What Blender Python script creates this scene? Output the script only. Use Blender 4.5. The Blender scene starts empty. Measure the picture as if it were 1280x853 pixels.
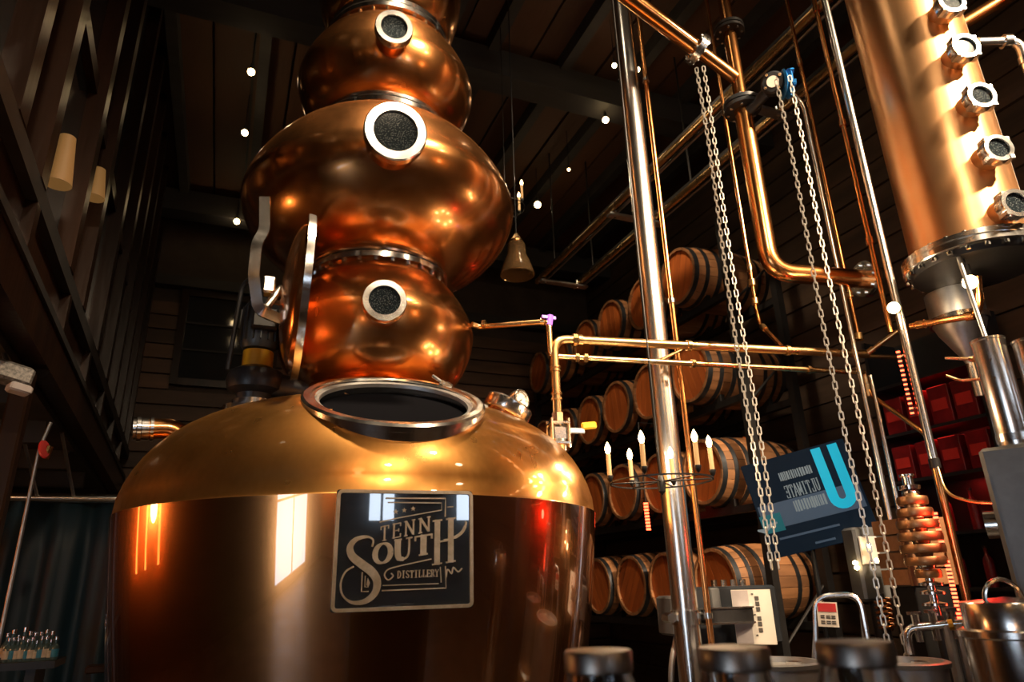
import bpy, math, random
from mathutils import Vector, Matrix, Quaternion
random.seed(7)
PI = math.pi
scene = bpy.context.scene
col = scene.collection

# ------------------------------------------------------------------ camera
F = 850.0; CX, CY, ZC = 640.0, 426.5, 1.55
CAM = Vector((0, 0, ZC))
_up = Vector((570 - CX, -1940 - CY, F)).normalized()
_y = Vector((270 - CX, 740 - CY, F)); _y = (_y - _up * _y.dot(_up)).normalized()
_x = _y.cross(_up)
RW = Matrix((_x, _y, _up))                       # world <- camera (x right, y down, z forward)
cd = bpy.data.cameras.new('camera'); cam = bpy.data.objects.new('camera', cd); col.objects.link(cam)
cd.sensor_width = 36; cd.lens = F * 36 / 1280; cd.clip_start = .05
m = Matrix((RW @ Vector((1, 0, 0)), RW @ Vector((0, -1, 0)), RW @ Vector((0, 0, -1)))).transposed().to_4x4()
m.translation = CAM; cam.matrix_world = m
cd.dof.use_dof = True; cd.dof.focus_distance = 2.9; cd.dof.aperture_fstop = 3.5
scene.camera = cam

# ------------------------------------------------------------------ exposure, sky
vs = scene.view_settings
vs.view_transform = 'Standard'; vs.look = 'None'; vs.gamma = 1; vs.use_curve_mapping = False
vs.exposure = 0.3
scene.cycles.sample_clamp_indirect = 6
w = bpy.data.worlds.new('sky'); scene.world = w; w.use_nodes = True
bg = w.node_tree.nodes['Background']; bg.inputs[0].default_value = (.72, .84, 1, 1); bg.inputs[1].default_value = 4.5

WARM = (1, .76, .50); AMBER = (1, .52, .20)
def light(kind, name, loc, energy, color=WARM, size=.1, target=None, angle=70, blend=.6, parent=None):
    d = bpy.data.lights.new(name, kind); o = bpy.data.objects.new(name, d); col.objects.link(o)
    d.energy = energy; d.color = color
    if kind in ('SPOT', 'POINT'): d.shadow_soft_size = size
    if kind == 'SPOT': d.spot_size = math.radians(angle); d.spot_blend = blend
    if kind == 'AREA': d.size = size
    o.location = loc
    if target is not None: o.rotation_euler = (Vector(target) - Vector(loc)).to_track_quat('-Z', 'Y').to_euler()
    return o

# pixel of the photograph -> point of the place (by horizontal distance or by a plane)
def ray(px, py): return (RW @ Vector((px - CX, py - CY, F))).normalized()
def pt(px, py, d): r = ray(px, py); return CAM + r * (d / math.hypot(r.x, r.y))
def ptZ(px, py, z): r = ray(px, py); return CAM + r * ((z - ZC) / r.z)
def ptY(px, py, y): r = ray(px, py); return CAM + r * (y / r.y)
def ptX(px, py, x): r = ray(px, py); return CAM + r * (x / r.x)

# ------------------------------------------------------------------ helpers: objects
MW = {}
def mworld(o): return MW.get(o.name, Matrix.Identity(4))
def props(o, label=None, cat=None, group=None, kind=None):
    if label: o['label'] = label
    if cat: o['category'] = cat
    if group: o['group'] = group
    if kind: o['kind'] = kind
    return o
def thing(name, label, cat, loc=(0, 0, 0), rot=None, group=None, kind=None):
    o = bpy.data.objects.new(name, None); col.objects.link(o); o.empty_display_size = .1
    mm = (rot.to_4x4() if rot is not None else Matrix.Identity(4)); mm.translation = Vector(loc)
    o.matrix_basis = mm; MW[o.name] = mm.copy()
    return props(o, label, cat, group, kind)
def frame(z, x=None):
    """rotation whose local Z points along z"""
    z = Vector(z).normalized()
    x = Vector(x) if x is not None else (Vector((0, 0, 1)) if abs(z.z) < .9 else Vector((1, 0, 0)))
    y = z.cross(x).normalized(); x = y.cross(z)
    return Matrix((x, y, z)).transposed()
def mat4(rot, loc):
    mm = rot.to_4x4(); mm.translation = Vector(loc); return mm

def fillet(pts, rad, n=6):
    pts = [Vector(p) for p in pts]; out = [pts[0]]
    for i in range(1, len(pts) - 1):
        a, b, c = pts[i - 1], pts[i], pts[i + 1]
        u = (a - b); v = (c - b); k = min(rad, u.length * .49, v.length * .49)
        p = b + u.normalized() * k; q = b + v.normalized() * k
        for j in range(n + 1):
            t = j / n; out.append(p * (1 - t) ** 2 + b * 2 * t * (1 - t) + q * t * t)
    return out + [pts[-1]]

class MB:
    def __init__(s): s.v = []; s.f = []
    def add(s, vs_, fs, M=None):
        o = len(s.v)
        s.v += [(M @ Vector(p)) if M is not None else Vector(p) for p in vs_]
        s.f += [tuple(i + o for i in f) for f in fs]; return s
    def box(s, c, d, M=None, bev=0):
        x, y, z = c; a, b, h = d[0] / 2, d[1] / 2, d[2] / 2
        if not bev:
            vv = [(x + i * a, y + j * b, z + k * h) for k in (-1, 1) for j in (-1, 1) for i in (-1, 1)]
            return s.add(vv, [(0, 2, 3, 1), (4, 5, 7, 6), (0, 1, 5, 4), (2, 6, 7, 3), (0, 4, 6, 2), (1, 3, 7, 5)], M)
        e = bev
        ring = [(-a + e, -b), (a - e, -b), (a, -b + e), (a, b - e), (a - e, b), (-a + e, b), (-a, b - e), (-a, -b + e)]
        ins = [(p[0] * (a - e) / a, p[1] * (b - e) / b) for p in ring]
        lv = [(ins, -h), (ring, -h + e), (ring, h - e), (ins, h)]
        vv = [(x + p[0], y + p[1], z + zz) for r_, zz in lv for p in r_]
        ff = [tuple(range(7, -1, -1)), tuple(range(24, 32))]
        for l in range(3):
            for i in range(8): j = (i + 1) % 8; ff.append((l * 8 + i, l * 8 + j, l * 8 + 8 + j, l * 8 + 8 + i))
        return s.add(vv, ff, M)
    def lathe(s, prof, seg=48, M=None, closed=False):
        vv = []; ff = []; n = len(prof)
        for (r, z) in prof:
            for i in range(seg):
                t = 2 * PI * i / seg; vv.append((r * math.cos(t), r * math.sin(t), z))
        for k in range(n if closed else n - 1):
            k2 = (k + 1) % n
            for i in range(seg):
                j = (i + 1) % seg; ff.append((k * seg + i, k * seg + j, k2 * seg + j, k2 * seg + i))
        if not closed:
            if prof[0][0] > 1e-6: ff.append(tuple(range(seg - 1, -1, -1)))
            if prof[-1][0] > 1e-6: ff.append(tuple((n - 1) * seg + i for i in range(seg)))
        return s.add(vv, ff, M)
    def cyl(s, p, q, r, seg=16, r2=None):
        p = Vector(p); q = Vector(q); L = (q - p).length
        return s.lathe([(r, 0), (r if r2 is None else r2, L)], seg, mat4(frame(q - p), p))
    def tube(s, pts, r, seg=10, closed=False, rx=None, up=None):
        pts = [Vector(p) for p in pts]; n = len(pts); T = []
        for i in range(n):
            a = pts[i - 1] if (i or closed) else pts[0]; b = pts[(i + 1) % n] if (i < n - 1 or closed) else pts[-1]
            T.append((b - a).normalized())
        u = Vector(up) if up is not None else (Vector((0, 0, 1)) if abs(T[0].z) < .9 else Vector((1, 0, 0)))
        vv = []; ff = []
        for i in range(n):
            if up is not None: u = Vector(up)
            u = (u - T[i] * u.dot(T[i])).normalized(); b = T[i].cross(u)
            rr = r[i] if isinstance(r, (list, tuple)) else r
            for j in range(seg):
                t = 2 * PI * (j + .5) / seg
                vv.append(pts[i] + u * (math.cos(t) * rr) + b * (math.sin(t) * (rx if rx else rr)))
        for i in range(n if closed else n - 1):
            i2 = (i + 1) % n
            for j in range(seg): k = (j + 1) % seg; ff.append((i * seg + j, i * seg + k, i2 * seg + k, i2 * seg + j))
        if not closed: ff += [tuple(range(seg - 1, -1, -1)), tuple((n - 1) * seg + j for j in range(seg))]
        return s.add(vv, ff)
    def strip(s, pts, w, d, M=None, closed=False):
        """ribbon of width w (number or list) along 2D points, thickness d in +z"""
        n = len(pts); vv = []; ff = []
        for i in range(n):
            a = Vector(pts[i - 1] if (i or closed) else pts[0]); b = Vector(pts[(i + 1) % n] if (i < n - 1 or closed) else pts[-1])
            t = (b - a).normalized(); nn = Vector((-t.y, t.x)); ww = (w[i] if isinstance(w, (list, tuple)) else w) / 2
            p = Vector(pts[i])
            for q in (p + nn * ww, p - nn * ww): vv += [(q.x, q.y, 0), (q.x, q.y, d)]
        for i in range(n if closed else n - 1):
            a = i * 4; b = ((i + 1) % n) * 4
            ff += [(a + 1, a + 3, b + 3, b + 1), (a, a + 1, b + 1, b), (a + 3, a + 2, b + 2, b + 3)]
        if not closed: ff += [(0, 2, 3, 1), (n * 4 - 4, n * 4 - 3, n * 4 - 1, n * 4 - 2)]
        return s.add(vv, ff, M)
    def prism(s, poly, d, M=None):
        n = len(poly); vv = [(p[0], p[1], 0) for p in poly] + [(p[0], p[1], d) for p in poly]
        ff = [tuple(range(n - 1, -1, -1)), tuple(range(n, 2 * n))] + [(i, (i + 1) % n, n + (i + 1) % n, n + i) for i in range(n)]
        return s.add(vv, ff, M)
    def mesh(s, name, mat, off=None, ang=35):
        me = bpy.data.meshes.new(name)
        me.from_pydata([tuple(off @ p) if off is not None else tuple(p) for p in s.v], [], s.f)
        if mat: me.materials.append(mat)
        for p in me.polygons: p.use_smooth = True
        me.set_sharp_from_angle(angle=math.radians(ang)); me.update()
        return me
    def build(s, name, mat, parent=None, local=False, ang=35, **kw):
        """vertices are in world space unless local=True (then in the parent's space)"""
        if parent is not None:
            off = None if local else mworld(parent).inverted()
            o = bpy.data.objects.new(name, s.mesh(name, mat, off, ang)); col.objects.link(o); o.parent = parent
            MW[o.name] = mworld(parent)
        else:
            xs = [p.x for p in s.v]; ys = [p.y for p in s.v]; zs = [p.z for p in s.v]
            c = Vector(((min(xs) + max(xs)) / 2, (min(ys) + max(ys)) / 2, min(zs)))
            o = bpy.data.objects.new(name, s.mesh(name, mat, Matrix.Translation(-c), ang)); col.objects.link(o)
            o.location = c; MW[o.name] = Matrix.Translation(c)
        return props(o, **kw)

def inst(name, me, parent, M):
    """an object that shares mesh data; M in world space"""
    o = bpy.data.objects.new(name, me); col.objects.link(o); o.parent = parent
    lm = mworld(parent).inverted() @ M if parent is not None else M
    o.matrix_basis = lm; MW[o.name] = M.copy(); return o
def copy_tree(o, M):
    """copy of a thing with its parts and sub-parts, moved to M"""
    c = o.copy(); col.objects.link(c); c.matrix_basis = M; MW[c.name] = M.copy()
    for ch in list(o.children):
        d = ch.copy(); col.objects.link(d); d.parent = c
        for g in list(ch.children):
            e = g.copy(); col.objects.link(e); e.parent = d
    return c

# ------------------------------------------------------------------ materials
def nodes(name):
    m = bpy.data.materials.new(name); m.use_nodes = True
    return m, m.node_tree, m.node_tree.nodes['Principled BSDF']
def mk(name, color, metal=0, rough=.5, var=0, vscale=4, color2=None, stretch=(1, 1, 1), bump=0, bscale=30, coat=0, coatr=.05,
       rvar=0, emit=None, estr=0, trans=0, ior=1.45, rand=0, detail=4, spec=None, coation=2.0):
    m, t, b = nodes(name); L = t.links.new
    b.inputs['Base Color'].default_value = (*color, 1); b.inputs['Metallic'].default_value = metal
    b.inputs['Roughness'].default_value = rough; b.inputs['Coat Weight'].default_value = coat
    b.inputs['Coat Roughness'].default_value = coatr; b.inputs['Transmission Weight'].default_value = trans
    b.inputs['IOR'].default_value = ior; b.inputs['Coat IOR'].default_value = coation
    if spec is not None: b.inputs['Specular IOR Level'].default_value = spec
    if emit: b.inputs['Emission Color'].default_value = (*emit, 1); b.inputs['Emission Strength'].default_value = estr
    if var or rvar or bump:
        tc = t.nodes.new('ShaderNodeTexCoord'); mp = t.nodes.new('ShaderNodeMapping'); L(tc.outputs['Object'], mp.inputs[0])
        mp.inputs['Scale'].default_value = stretch
        oi = t.nodes.new('ShaderNodeObjectInfo')
        ad = t.nodes.new('ShaderNodeVectorMath'); ad.operation = 'ADD'
        mu = t.nodes.new('ShaderNodeMath'); mu.operation = 'MULTIPLY'; mu.inputs[1].default_value = 37.0
        L(oi.outputs['Random'], mu.inputs[0]); L(mp.outputs[0], ad.inputs[0]); L(mu.outputs[0], ad.inputs[1])
        nz = t.nodes.new('ShaderNodeTexNoise'); nz.inputs['Scale'].default_value = vscale; nz.inputs['Detail'].default_value = detail
        nz.inputs['Roughness'].default_value = .62
        L(ad.outputs[0], nz.inputs['Vector'])
        if var:
            cr = t.nodes.new('ShaderNodeValToRGB'); c2 = color2 or tuple(c * (1 - var) for c in color)
            cr.color_ramp.elements[0].position = .32; cr.color_ramp.elements[1].position = .68
            cr.color_ramp.elements[0].color = (*c2, 1); cr.color_ramp.elements[1].color = (*color, 1)
            L(nz.outputs['Fac'], cr.inputs[0]); out = cr.outputs[0]
            if rand:
                hs = t.nodes.new('ShaderNodeHueSaturation'); mr = t.nodes.new('ShaderNodeMapRange')
                mr.inputs['To Min'].default_value = 1 - rand; mr.inputs['To Max'].default_value = 1 + rand
                L(oi.outputs['Random'], mr.inputs[0]); L(mr.outputs[0], hs.inputs['Value']); L(out, hs.inputs['Color']); out = hs.outputs[0]
            L(out, b.inputs['Base Color'])
        if rvar:
            mr = t.nodes.new('ShaderNodeMapRange'); mr.inputs['From Min'].default_value = .3; mr.inputs['From Max'].default_value = .7
            mr.inputs['To Min'].default_value = rough + rvar; mr.inputs['To Max'].default_value = max(.02, rough - rvar)
            L(nz.outputs['Fac'], mr.inputs[0]); L(mr.outputs[0], b.inputs['Roughness'])
        if bump:
            n2 = t.nodes.new('ShaderNodeTexNoise'); n2.inputs['Scale'].default_value = bscale; n2.inputs['Detail'].default_value = 3
            L(ad.outputs[0], n2.inputs['Vector']); bp = t.nodes.new('ShaderNodeBump'); bp.inputs['Strength'].default_value = bump
            bp.inputs['Distance'].default_value = .01; L(n2.outputs['Fac'], bp.inputs['Height']); L(bp.outputs[0], b.inputs['Normal'])
    return m
M = {}
M['copper'] = mk('copper', (.80, .35, .115), 1, .235, .5, 5, (.60, .24, .072), rvar=.04, detail=3, stretch=(1, 1, .5), coat=.25, coatr=.04)
M['pot_copper'] = mk('pot_copper', (.66, .27, .085), 1, .20, .5, 2.4, (.52, .20, .06), stretch=(1, 1, .6), rvar=.03, detail=2, coat=1, coatr=.012)
M['shoulder_copper'] = mk('shoulder_copper', (.78, .38, .105), 1, .31, .5, 7, (.42, .185, .045), stretch=(1, 1, .8), rvar=.05, detail=3, coat=.35, coatr=.03)
M['pipe_copper'] = mk('pipe_copper', (.84, .38, .13), 1, .22, .4, 3, (.66, .27, .09), rvar=.04, detail=2)
M['column_copper'] = mk('column_copper', (.92, .53, .27), 1, .33, .4, 2.5, (.78, .41, .18), rvar=.04, detail=2)
M['brass'] = mk('brass', (.78, .50, .24), 1, .27, .4, 4, (.56, .34, .14), rvar=.04, detail=2)
M['gold'] = mk('gold', (.78, .57, .34), 1, .34, .35, 30, (.55, .37, .2))
M['steel'] = mk('steel', (.86, .85, .83), 1, .19, .2, 12, (.62, .60, .57), rvar=.05)
M['steel_pipe'] = mk('steel_pipe', (.86, .84, .81), 1, .23, .3, 7, (.66, .62, .57), stretch=(1, 1, .12), rvar=.04, detail=2)
M['steel_dull'] = mk('steel_dull', (.50, .50, .50), 1, .42, .3, 12, (.36, .36, .36))
M['iron'] = mk('iron', (.035, .033, .033), .7, .45, .3, 10)
M['black'] = mk('black', (.016, .018, .022), 0, .38, .3, 20)
M['charcoal'] = mk('charcoal', (.05, .06, .068), .2, .42, .3, 20)
M['plate'] = mk('plate', (.008, .013, .018), 0, .09, .5, 14, (.016, .024, .030), spec=.6, coat=1, coatr=.012, coation=2.4)
M['oak'] = mk('oak', (.32, .145, .058), 0, .62, .6, 7, (.15, .066, .026), stretch=(.15, 1, 1), bump=.25, bscale=40, rand=.28)
M['oak_head'] = mk('oak_head', (.50, .125, .022), 0, .6, .5, 8, (.28, .065, .012), stretch=(1, 1, .2), bump=.2, bscale=40, rand=.15)
M['hoop'] = mk('hoop', (.07, .075, .085), .85, .42, .4, 9)
M['deck'] = mk('deck', (.060, .025, .012), 0, .72, .65, 5, (.05, .024, .013), stretch=(1, .12, 1), bump=.3, bscale=25, rand=.4)
M['beam'] = mk('beam', (.030, .028, .028), 0, .7, .5, 5, stretch=(.2, 1, 1))
M['siding'] = mk('siding', (.10, .052, .030), 0, .6, .6, 6, (.04, .02, .012), stretch=(.12, 1, 1), bump=.25, bscale=25, rand=.45)
M['siding_y'] = mk('siding_y', (.075, .045, .028), 0, .65, .6, 6, (.03, .018, .011), stretch=(1, .12, 1), bump=.25, bscale=25, rand=.35)
M['dark_wood'] = mk('dark_wood', (.030, .013, .007), 0, .30, .6, 6, (.012, .006, .004), spec=.3, stretch=(1, 1, .12), bump=.15, bscale=25, rand=.3)
M['wall'] = mk('wall', (.055, .040, .032), 0, .85, .4, 3)
M['floor'] = mk('floor', (.10, .085, .07), 0, .45, .5, 2, rvar=.1)
M['window_glass'] = mk('window_glass', (.02, .022, .025), 0, .06, spec=.7)
M['sight'] = None
m_, t_, b_ = nodes('sight'); L_ = t_.links.new          # sight glass: dark pane flecked with drops
tc_ = t_.nodes.new('ShaderNodeTexCoord'); v_ = t_.nodes.new('ShaderNodeTexVoronoi'); v_.inputs['Scale'].default_value = 210
r_ = t_.nodes.new('ShaderNodeValToRGB'); L_(tc_.outputs['Object'], v_.inputs['Vector']); L_(v_.outputs['Distance'], r_.inputs[0])
r_.color_ramp.elements[0].position = .10; r_.color_ramp.elements[0].color = (.26, .28, .28, 1)
r_.color_ramp.elements[1].position = .30; r_.color_ramp.elements[1].color = (.010, .014, .017, 1)
L_(r_.outputs[0], b_.inputs['Base Color']); b_.inputs['Roughness'].default_value = .08; b_.inputs['Specular IOR Level'].default_value = .25; M['sight'] = m_
M['blue'] = mk('blue', (.012, .12, .34), 0, .3, .2, 9)
M['yellow'] = mk('yellow', (.50, .26, .012), 0, .4, .2, 9)
M['red'] = mk('red', (.55, .03, .025), 0, .4, .2, 9)
M['purple'] = mk('purple', (.30, .12, .75), 0, .4)
M['paper'] = mk('paper', (.66, .60, .52), 0, .8, .15, 5)
M['paper_dark'] = mk('paper_dark', (.42, .37, .36), 0, .8, .2, 9)
M['ink'] = mk('ink', (.06, .055, .05), 0, .8)
M['wax'] = mk('wax', (.42, .28, .14), 0, .5, emit=(1, .42, .10), estr=.12)
M['flame'] = mk('flame', (1, .8, .5), 0, .5, emit=(1, .62, .24), estr=24)
M['globe'] = mk('globe', (1, .85, .6), 0, .5, emit=(1, .68, .30), estr=26)
M['lens'] = mk('lens', (1, .9, .75), 0, .5, emit=(1, .80, .55), estr=30)
M['led'] = mk('led', (1, .1, .05), 0, .4, emit=(1, .06, .02), estr=9)
M['cyan'] = mk('cyan', (.0, .30, .42), 0, .3, emit=(.0, .30, .46), estr=.75)
M['reflection'] = mk('reflection', (.004, .010, .02), 0, .6, spec=.15, emit=(.01, .035, .07), estr=.12)
M['reflection_text'] = mk('reflection_text', (.1, .12, .12), 0, .4, emit=(.32, .40, .42), estr=.30)
M['reflection_pale'] = mk('reflection_pale', (.03, .05, .08), 0, .4, emit=(.10, .17, .26), estr=.2)
M['reflection_teal'] = mk('reflection_teal', (.0, .08, .1), 0, .4, emit=(.0, .10, .12), estr=.5)
M['glass'] = mk('glass', (.95, .97, .97), 0, .03, trans=1, ior=1.35)
M['amber_glass'] = mk('amber_glass', (.55, .36, .18), 0, .08, trans=.9, ior=1.4)
M['plate_copper'] = mk('plate_copper', (.46, .24, .11), 1, .42, .4, 6, (.30, .15, .07))
M['shade'] = mk('shade', (.15, .08, .03), 0, .6, emit=(1, .50, .14), estr=.10)
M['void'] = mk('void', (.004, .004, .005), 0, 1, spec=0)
M['chain'] = mk('chain', (.56, .53, .48), .7, .36)
M['jar_lid'] = mk('jar_lid', (.22, .20, .18), 1, .38)
M['curtain'] = mk('curtain', (.008, .030, .048), 0, .55, .4, 4, stretch=(1, 1, .1))
M['red_box'] = mk('red_box', (.20, .008, .012), 0, .35, .5, 9, (.09, .003, .006))
M['label'] = mk('label', (.55, .45, .33), 0, .6, .3, 30)
M['label_blue'] = mk('label_blue', (.03, .20, .30), 0, .5, .3, 20)
M['bottle'] = mk('bottle', (.05, .085, .09), 0, .08, spec=.8)
M['mesh_grey'] = mk('mesh_grey', (.30, .28, .26), .4, .5, .6, 60, (.08, .08, .08))
M['concrete_grey'] = mk('concrete_grey', (.15, .15, .15), .5, .45, .3, 8)

# ================================================================== THE ROOM
XL, XR, YF, YB, ZT = -4.6, 5.3, -6.0, 9.3, 6.5
def struct(mb, name, mat, parent=None, **kw): return mb.build(name, mat, parent, kind='structure', **kw)
floor = struct(MB().box(((XL + XR) / 2, (YF + YB) / 2, -.05), (XR - XL + .4, YB - YF + .4, .1)), 'floor', M['floor'])
ceiling = struct(MB().box(((XL + XR) / 2, (YF + YB) / 2, ZT + .12), (XR - XL + .4, YB - YF + .4, .1)), 'ceiling', M['beam'])
nb = 27; bw = (XR - XL) / nb
bm = MB().box((0, 0, 0), (bw - .025, YB - YF, .04)).mesh('ceiling_board', M['deck'])
for i in range(nb):
    inst('ceiling_board', bm, ceiling, Matrix.Translation((XL + bw * (i + .5), (YF + YB) / 2, ZT + .05 + random.uniform(-.006, .006))))
jm = MB().box((0, 0, 0), (.10, YB - YF, .16)).mesh('joist', M['beam'])
for x in (-3.9, -2.9, -1.9, -.9, -.1, .72, 1.46, 1.92, 2.68, 3.4, 4.1, 4.8):
    inst('joist', jm, ceiling, Matrix.Translation((x, (YF + YB) / 2, ZT - .05)))
gm = MB().box((0, 0, 0), (XR - XL, .26, .30)).mesh('crossbeam', M['beam'])
for y in (-3.2, .8, 4.95, 8.6): inst('crossbeam', gm, ceiling, Matrix.Translation(((XL + XR) / 2, y, ZT - .24)))

# back wall of horizontal boards with a dark upper window
wall_back = struct(MB().box(((XL + XR) / 2, YB + .1, ZT / 2), (XR - XL + .4, .1, ZT + .3)), 'wall_back', M['wall'])
h = .2; n = int(5.35 / h)
WX0, WX1, WZ0, WZ1 = -.74, .35, 4.15, 5.30
for i in range(n):
    z = .1 + h * i; segs = [(XL, XR)]
    if WZ0 - .1 < z < WZ1 + .08: segs = [(XL, WX0 - .09), (WX1 + .09, XR)]
    for (a, b) in segs:
        MB().box(((a + b) / 2, YB + .025 + random.uniform(-.01, .006), z), (b - a, .04, h - .022)).build('wall_board', M['siding'], wall_back)
MB().box(((XL + XR) / 2, YB - .03, 5.46), (XR - XL, .16, .14)).build('ledger_beam', M['beam'], wall_back)
window_1 = struct(MB().box(((WX0 + WX1) / 2, YB + .03, (WZ0 + WZ1) / 2), (WX1 - WX0, .02, WZ1 - WZ0)), 'window_1', M['window_glass'])
for x in (WX0 - .04, WX1 + .04): MB().box((x, YB, (WZ0 + WZ1) / 2), (.09, .08, WZ1 - WZ0 + .16)).build('window_frame', M['dark_wood'], window_1)
for z in (WZ0 - .04, WZ1 + .04): MB().box(((WX0 + WX1) / 2, YB, z), (WX1 - WX0, .08, .09)).build('window_frame', M['dark_wood'], window_1)
for z in (4.55, 4.92): MB().box(((WX0 + WX1) / 2, YB, z), (WX1 - WX0, .03, .025)).build('glazing_bar', M['beam'], window_1)

# right wall of boards behind the barrels
wall_right = struct(MB().box((XR + .1, (YF + YB) / 2, ZT / 2), (.1, YB - YF + .4, ZT + .3)), 'wall_right', M['wall'])
h = .26
bm = MB().box((0, 0, 0), (.04, YB - YF, h - .02)).mesh('wall_board', M['siding_y'])
for i in range(24): inst('wall_board', bm, wall_right, Matrix.Translation((XR + .03 + random.uniform(-.006, .008), (YF + YB) / 2, .14 + h * i)))

# walls with daylight windows, behind and beside the camera
def wall_with_openings(name, axis, pos, a0, a1, opens, mat):
    mb = MB(); cuts = sorted(opens); x = a0
    def bx(p, q, z0, z1):
        if q - p < 1e-4 or z1 - z0 < 1e-4: return
        c = (p + q) / 2
        mb.box((c, pos, (z0 + z1) / 2) if axis == 'x' else (pos, c, (z0 + z1) / 2), (q - p, .12, z1 - z0) if axis == 'x' else (.12, q - p, z1 - z0))
    for (p, q, z0, z1) in cuts: bx(x, p, -.02, ZT + .15); bx(p, q, -.02, z0); bx(p, q, z1, ZT + .15); x = q
    bx(x, a1, -.02, ZT + .15)
    return struct(mb, name, mat)
WN = [1]
def window(axis, pos, p, q, z0, z1):
    WN[0] += 1; mb = MB(); c = (p + q) / 2
    def bx(u, v, su, sv, d=.07):
        return ((u, pos, v), (su, d, sv)) if axis == 'x' else ((pos, u, v), (d, su, sv))
    for u in (p + .03, q - .03): mb.box(*bx(u, (z0 + z1) / 2, .06, z1 - z0))
    for v in (z0 + .03, z1 - .03): mb.box(*bx(c, v, q - p, .06))
    o = struct(mb, 'window_%d' % WN[0], M['dark_wood'])
    MB().box(*bx(c, (z0 + z1) / 2, .035, z1 - z0 - .12, .04)).build('mullion', M['dark_wood'], o)
    MB().box(*bx(c, z0 + (z1 - z0) * .58, q - p - .12, .035, .04)).build('mullion', M['dark_wood'], o)
fw = [(.80, 1.28, 2.42, 3.5), (2.08, 3.0, 2.42, 3.5)]
wall_front = wall_with_openings('wall_front', 'x', YF, XL - .1, XR + .1, fw, M['siding'])
for a in fw: window('x', YF, *a)
lw = [(-4.3, -1.7, .12, 2.46)]
wall_left = wall_with_openings('wall_left', 'y', XL, YF - .1, YB + .1, lw, M['siding_y'])
for a in lw: window('y', XL, *a)

# mezzanine front on the left
KL = .0454
def lx(y): return -1.2 + (9.2 - y) * KL
LA = math.atan(KL)
def lbox(mb, y0, y1, z0, z1, t, off=0):
    c = (y0 + y1) / 2; mm = Matrix.Translation((lx(c) + off, c, (z0 + z1) / 2)) @ Matrix.Rotation(LA, 4, 'Z')
    return mb.box((0, 0, 0), (t, (y1 - y0), z1 - z0), mm)
wall_mezz = struct(lbox(MB(), YF, YB, 2.66, 2.88, .10), 'wall_mezzanine', M['dark_wood'])
lbox(MB(), YF, YB, 3.11, 3.20, .13).build('rail', M['beam'], wall_mezz)
lbox(MB(), YF, YB, 2.86, 2.90, .13).build('rail', M['beam'], wall_mezz)
lbox(MB(), YF, YB, 4.30, 4.40, .08, -.02).build('transom', M['dark_wood'], wall_mezz)
y = -5.9; ys = []
while y < 9.2:
    ys.append(y); y += 1.03
off = 3.05 - min(ys, key=lambda q: abs(q - 3.05)); ys = [q + off for q in ys if YF + .1 < q + off < YB - .06]
for k, q in enumerate(ys):
    lbox(MB(), q - .035, q + .035, 2.90, 3.11, .09, .02).build('batten', M['dark_wood'], wall_mezz)
    if k + 1 < len(ys): lbox(MB(), q + .035, ys[k + 1] - .035, 2.90, 3.11, .04).build('panel', M['dark_wood'], wall_mezz)
y = 2.56; py = [2.56, 3.02, 3.93, 4.5, 5.36, 6.1, 6.8, 7.5, 8.2, 8.9] + [2.56 - .75 * i for i in range(1, 11)]; py.sort()
for k, q in enumerate(py):
    lbox(MB(), q - .06, q + .06, 3.2, ZT, .14, .0).build('post', M['dark_wood'], wall_mezz)
    if k + 1 < len(py):
        lbox(MB(), q + .06, py[k + 1] - .06, 3.2, 4.3, .012, -.03).build('pane', M['window_glass'], wall_mezz)
        lbox(MB(), q + .06, py[k + 1] - .06, 4.4, ZT, .012, -.03).build('pane', M['window_glass'], wall_mezz)
trim_1 = struct(MB().prism([(XL + .07, YF + .07), (lx(YF) - .06, YF + .07), (lx(YB) - .06, YB - .01), (XL + .07, YB - .01)], .12, Matrix.Translation((0, 0, 2.62))), 'trim_1', M['beam'])
for k in range(14):
    q = -5.4 + 1.05 * k
    MB().box(((XL + lx(q)) / 2, q, 2.55), (lx(q) - XL - .2, .07, .14)).build('joist', M['beam'], trim_1)
sp = MB().box((lx(3.9) - .03, 3.9, 1.31), (.085, .085, 2.62), bev=.01).build('support_post', M['dark_wood'],
     label='dark square timber post holding up the mezzanine edge', cat='post')

# ================================================================== LAMPS THAT LIGHT THE ROOM
def track_light(loc, target, energy, label, size=.11, angle=60, color=WARM):
    loc = Vector(loc); d = (Vector(target) - loc).normalized()
    t = thing('track_light', label, 'spotlight', loc, group='spotlights under the ceiling')
    R = mat4(frame(d), loc)
    MB().lathe([(0, -.22), (.06, -.22), (size + .02, -.1), (size + .025, .06), (size + .012, .06), (size + .005, .0), (0, .0)], 24, R).build('housing', M['black'], t)
    MB().lathe([(0, .0), (size * .9, .004), (size * .9, .012), (0, .02)], 24, R).build('lens', M['lens'], t)
    MB().cyl(loc - d * .15, (loc.x - d.x * .15, loc.y - d.y * .15, ZT), .012, 8).build('stem', M['black'], t)
    light('SPOT', 'track_light_beam', loc + d * .07, energy, color, size, target, angle)
track_light((.62, 1.75, 6.0), (.6, 2.6, 2.2), 1300, 'black ceiling spotlight aimed down at the copper pot shoulder', angle=50)
track_light((3.45, -1.5, 5.6), (2.9, 1.9, 3.4), 3800, 'black ceiling spotlight aimed at the tall copper column', size=.2, angle=40)
track_light((2.1, -.6, 5.9), (.7, 3.0, 3.3), 760, 'black ceiling spotlight aimed at the copper bulbs', size=.12, angle=40)
track_light((.3, -2.2, 5.4), (.9, 3.0, 2.8), 300, 'black ceiling spotlight aimed at the nameplate', size=.12, angle=60)
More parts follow.
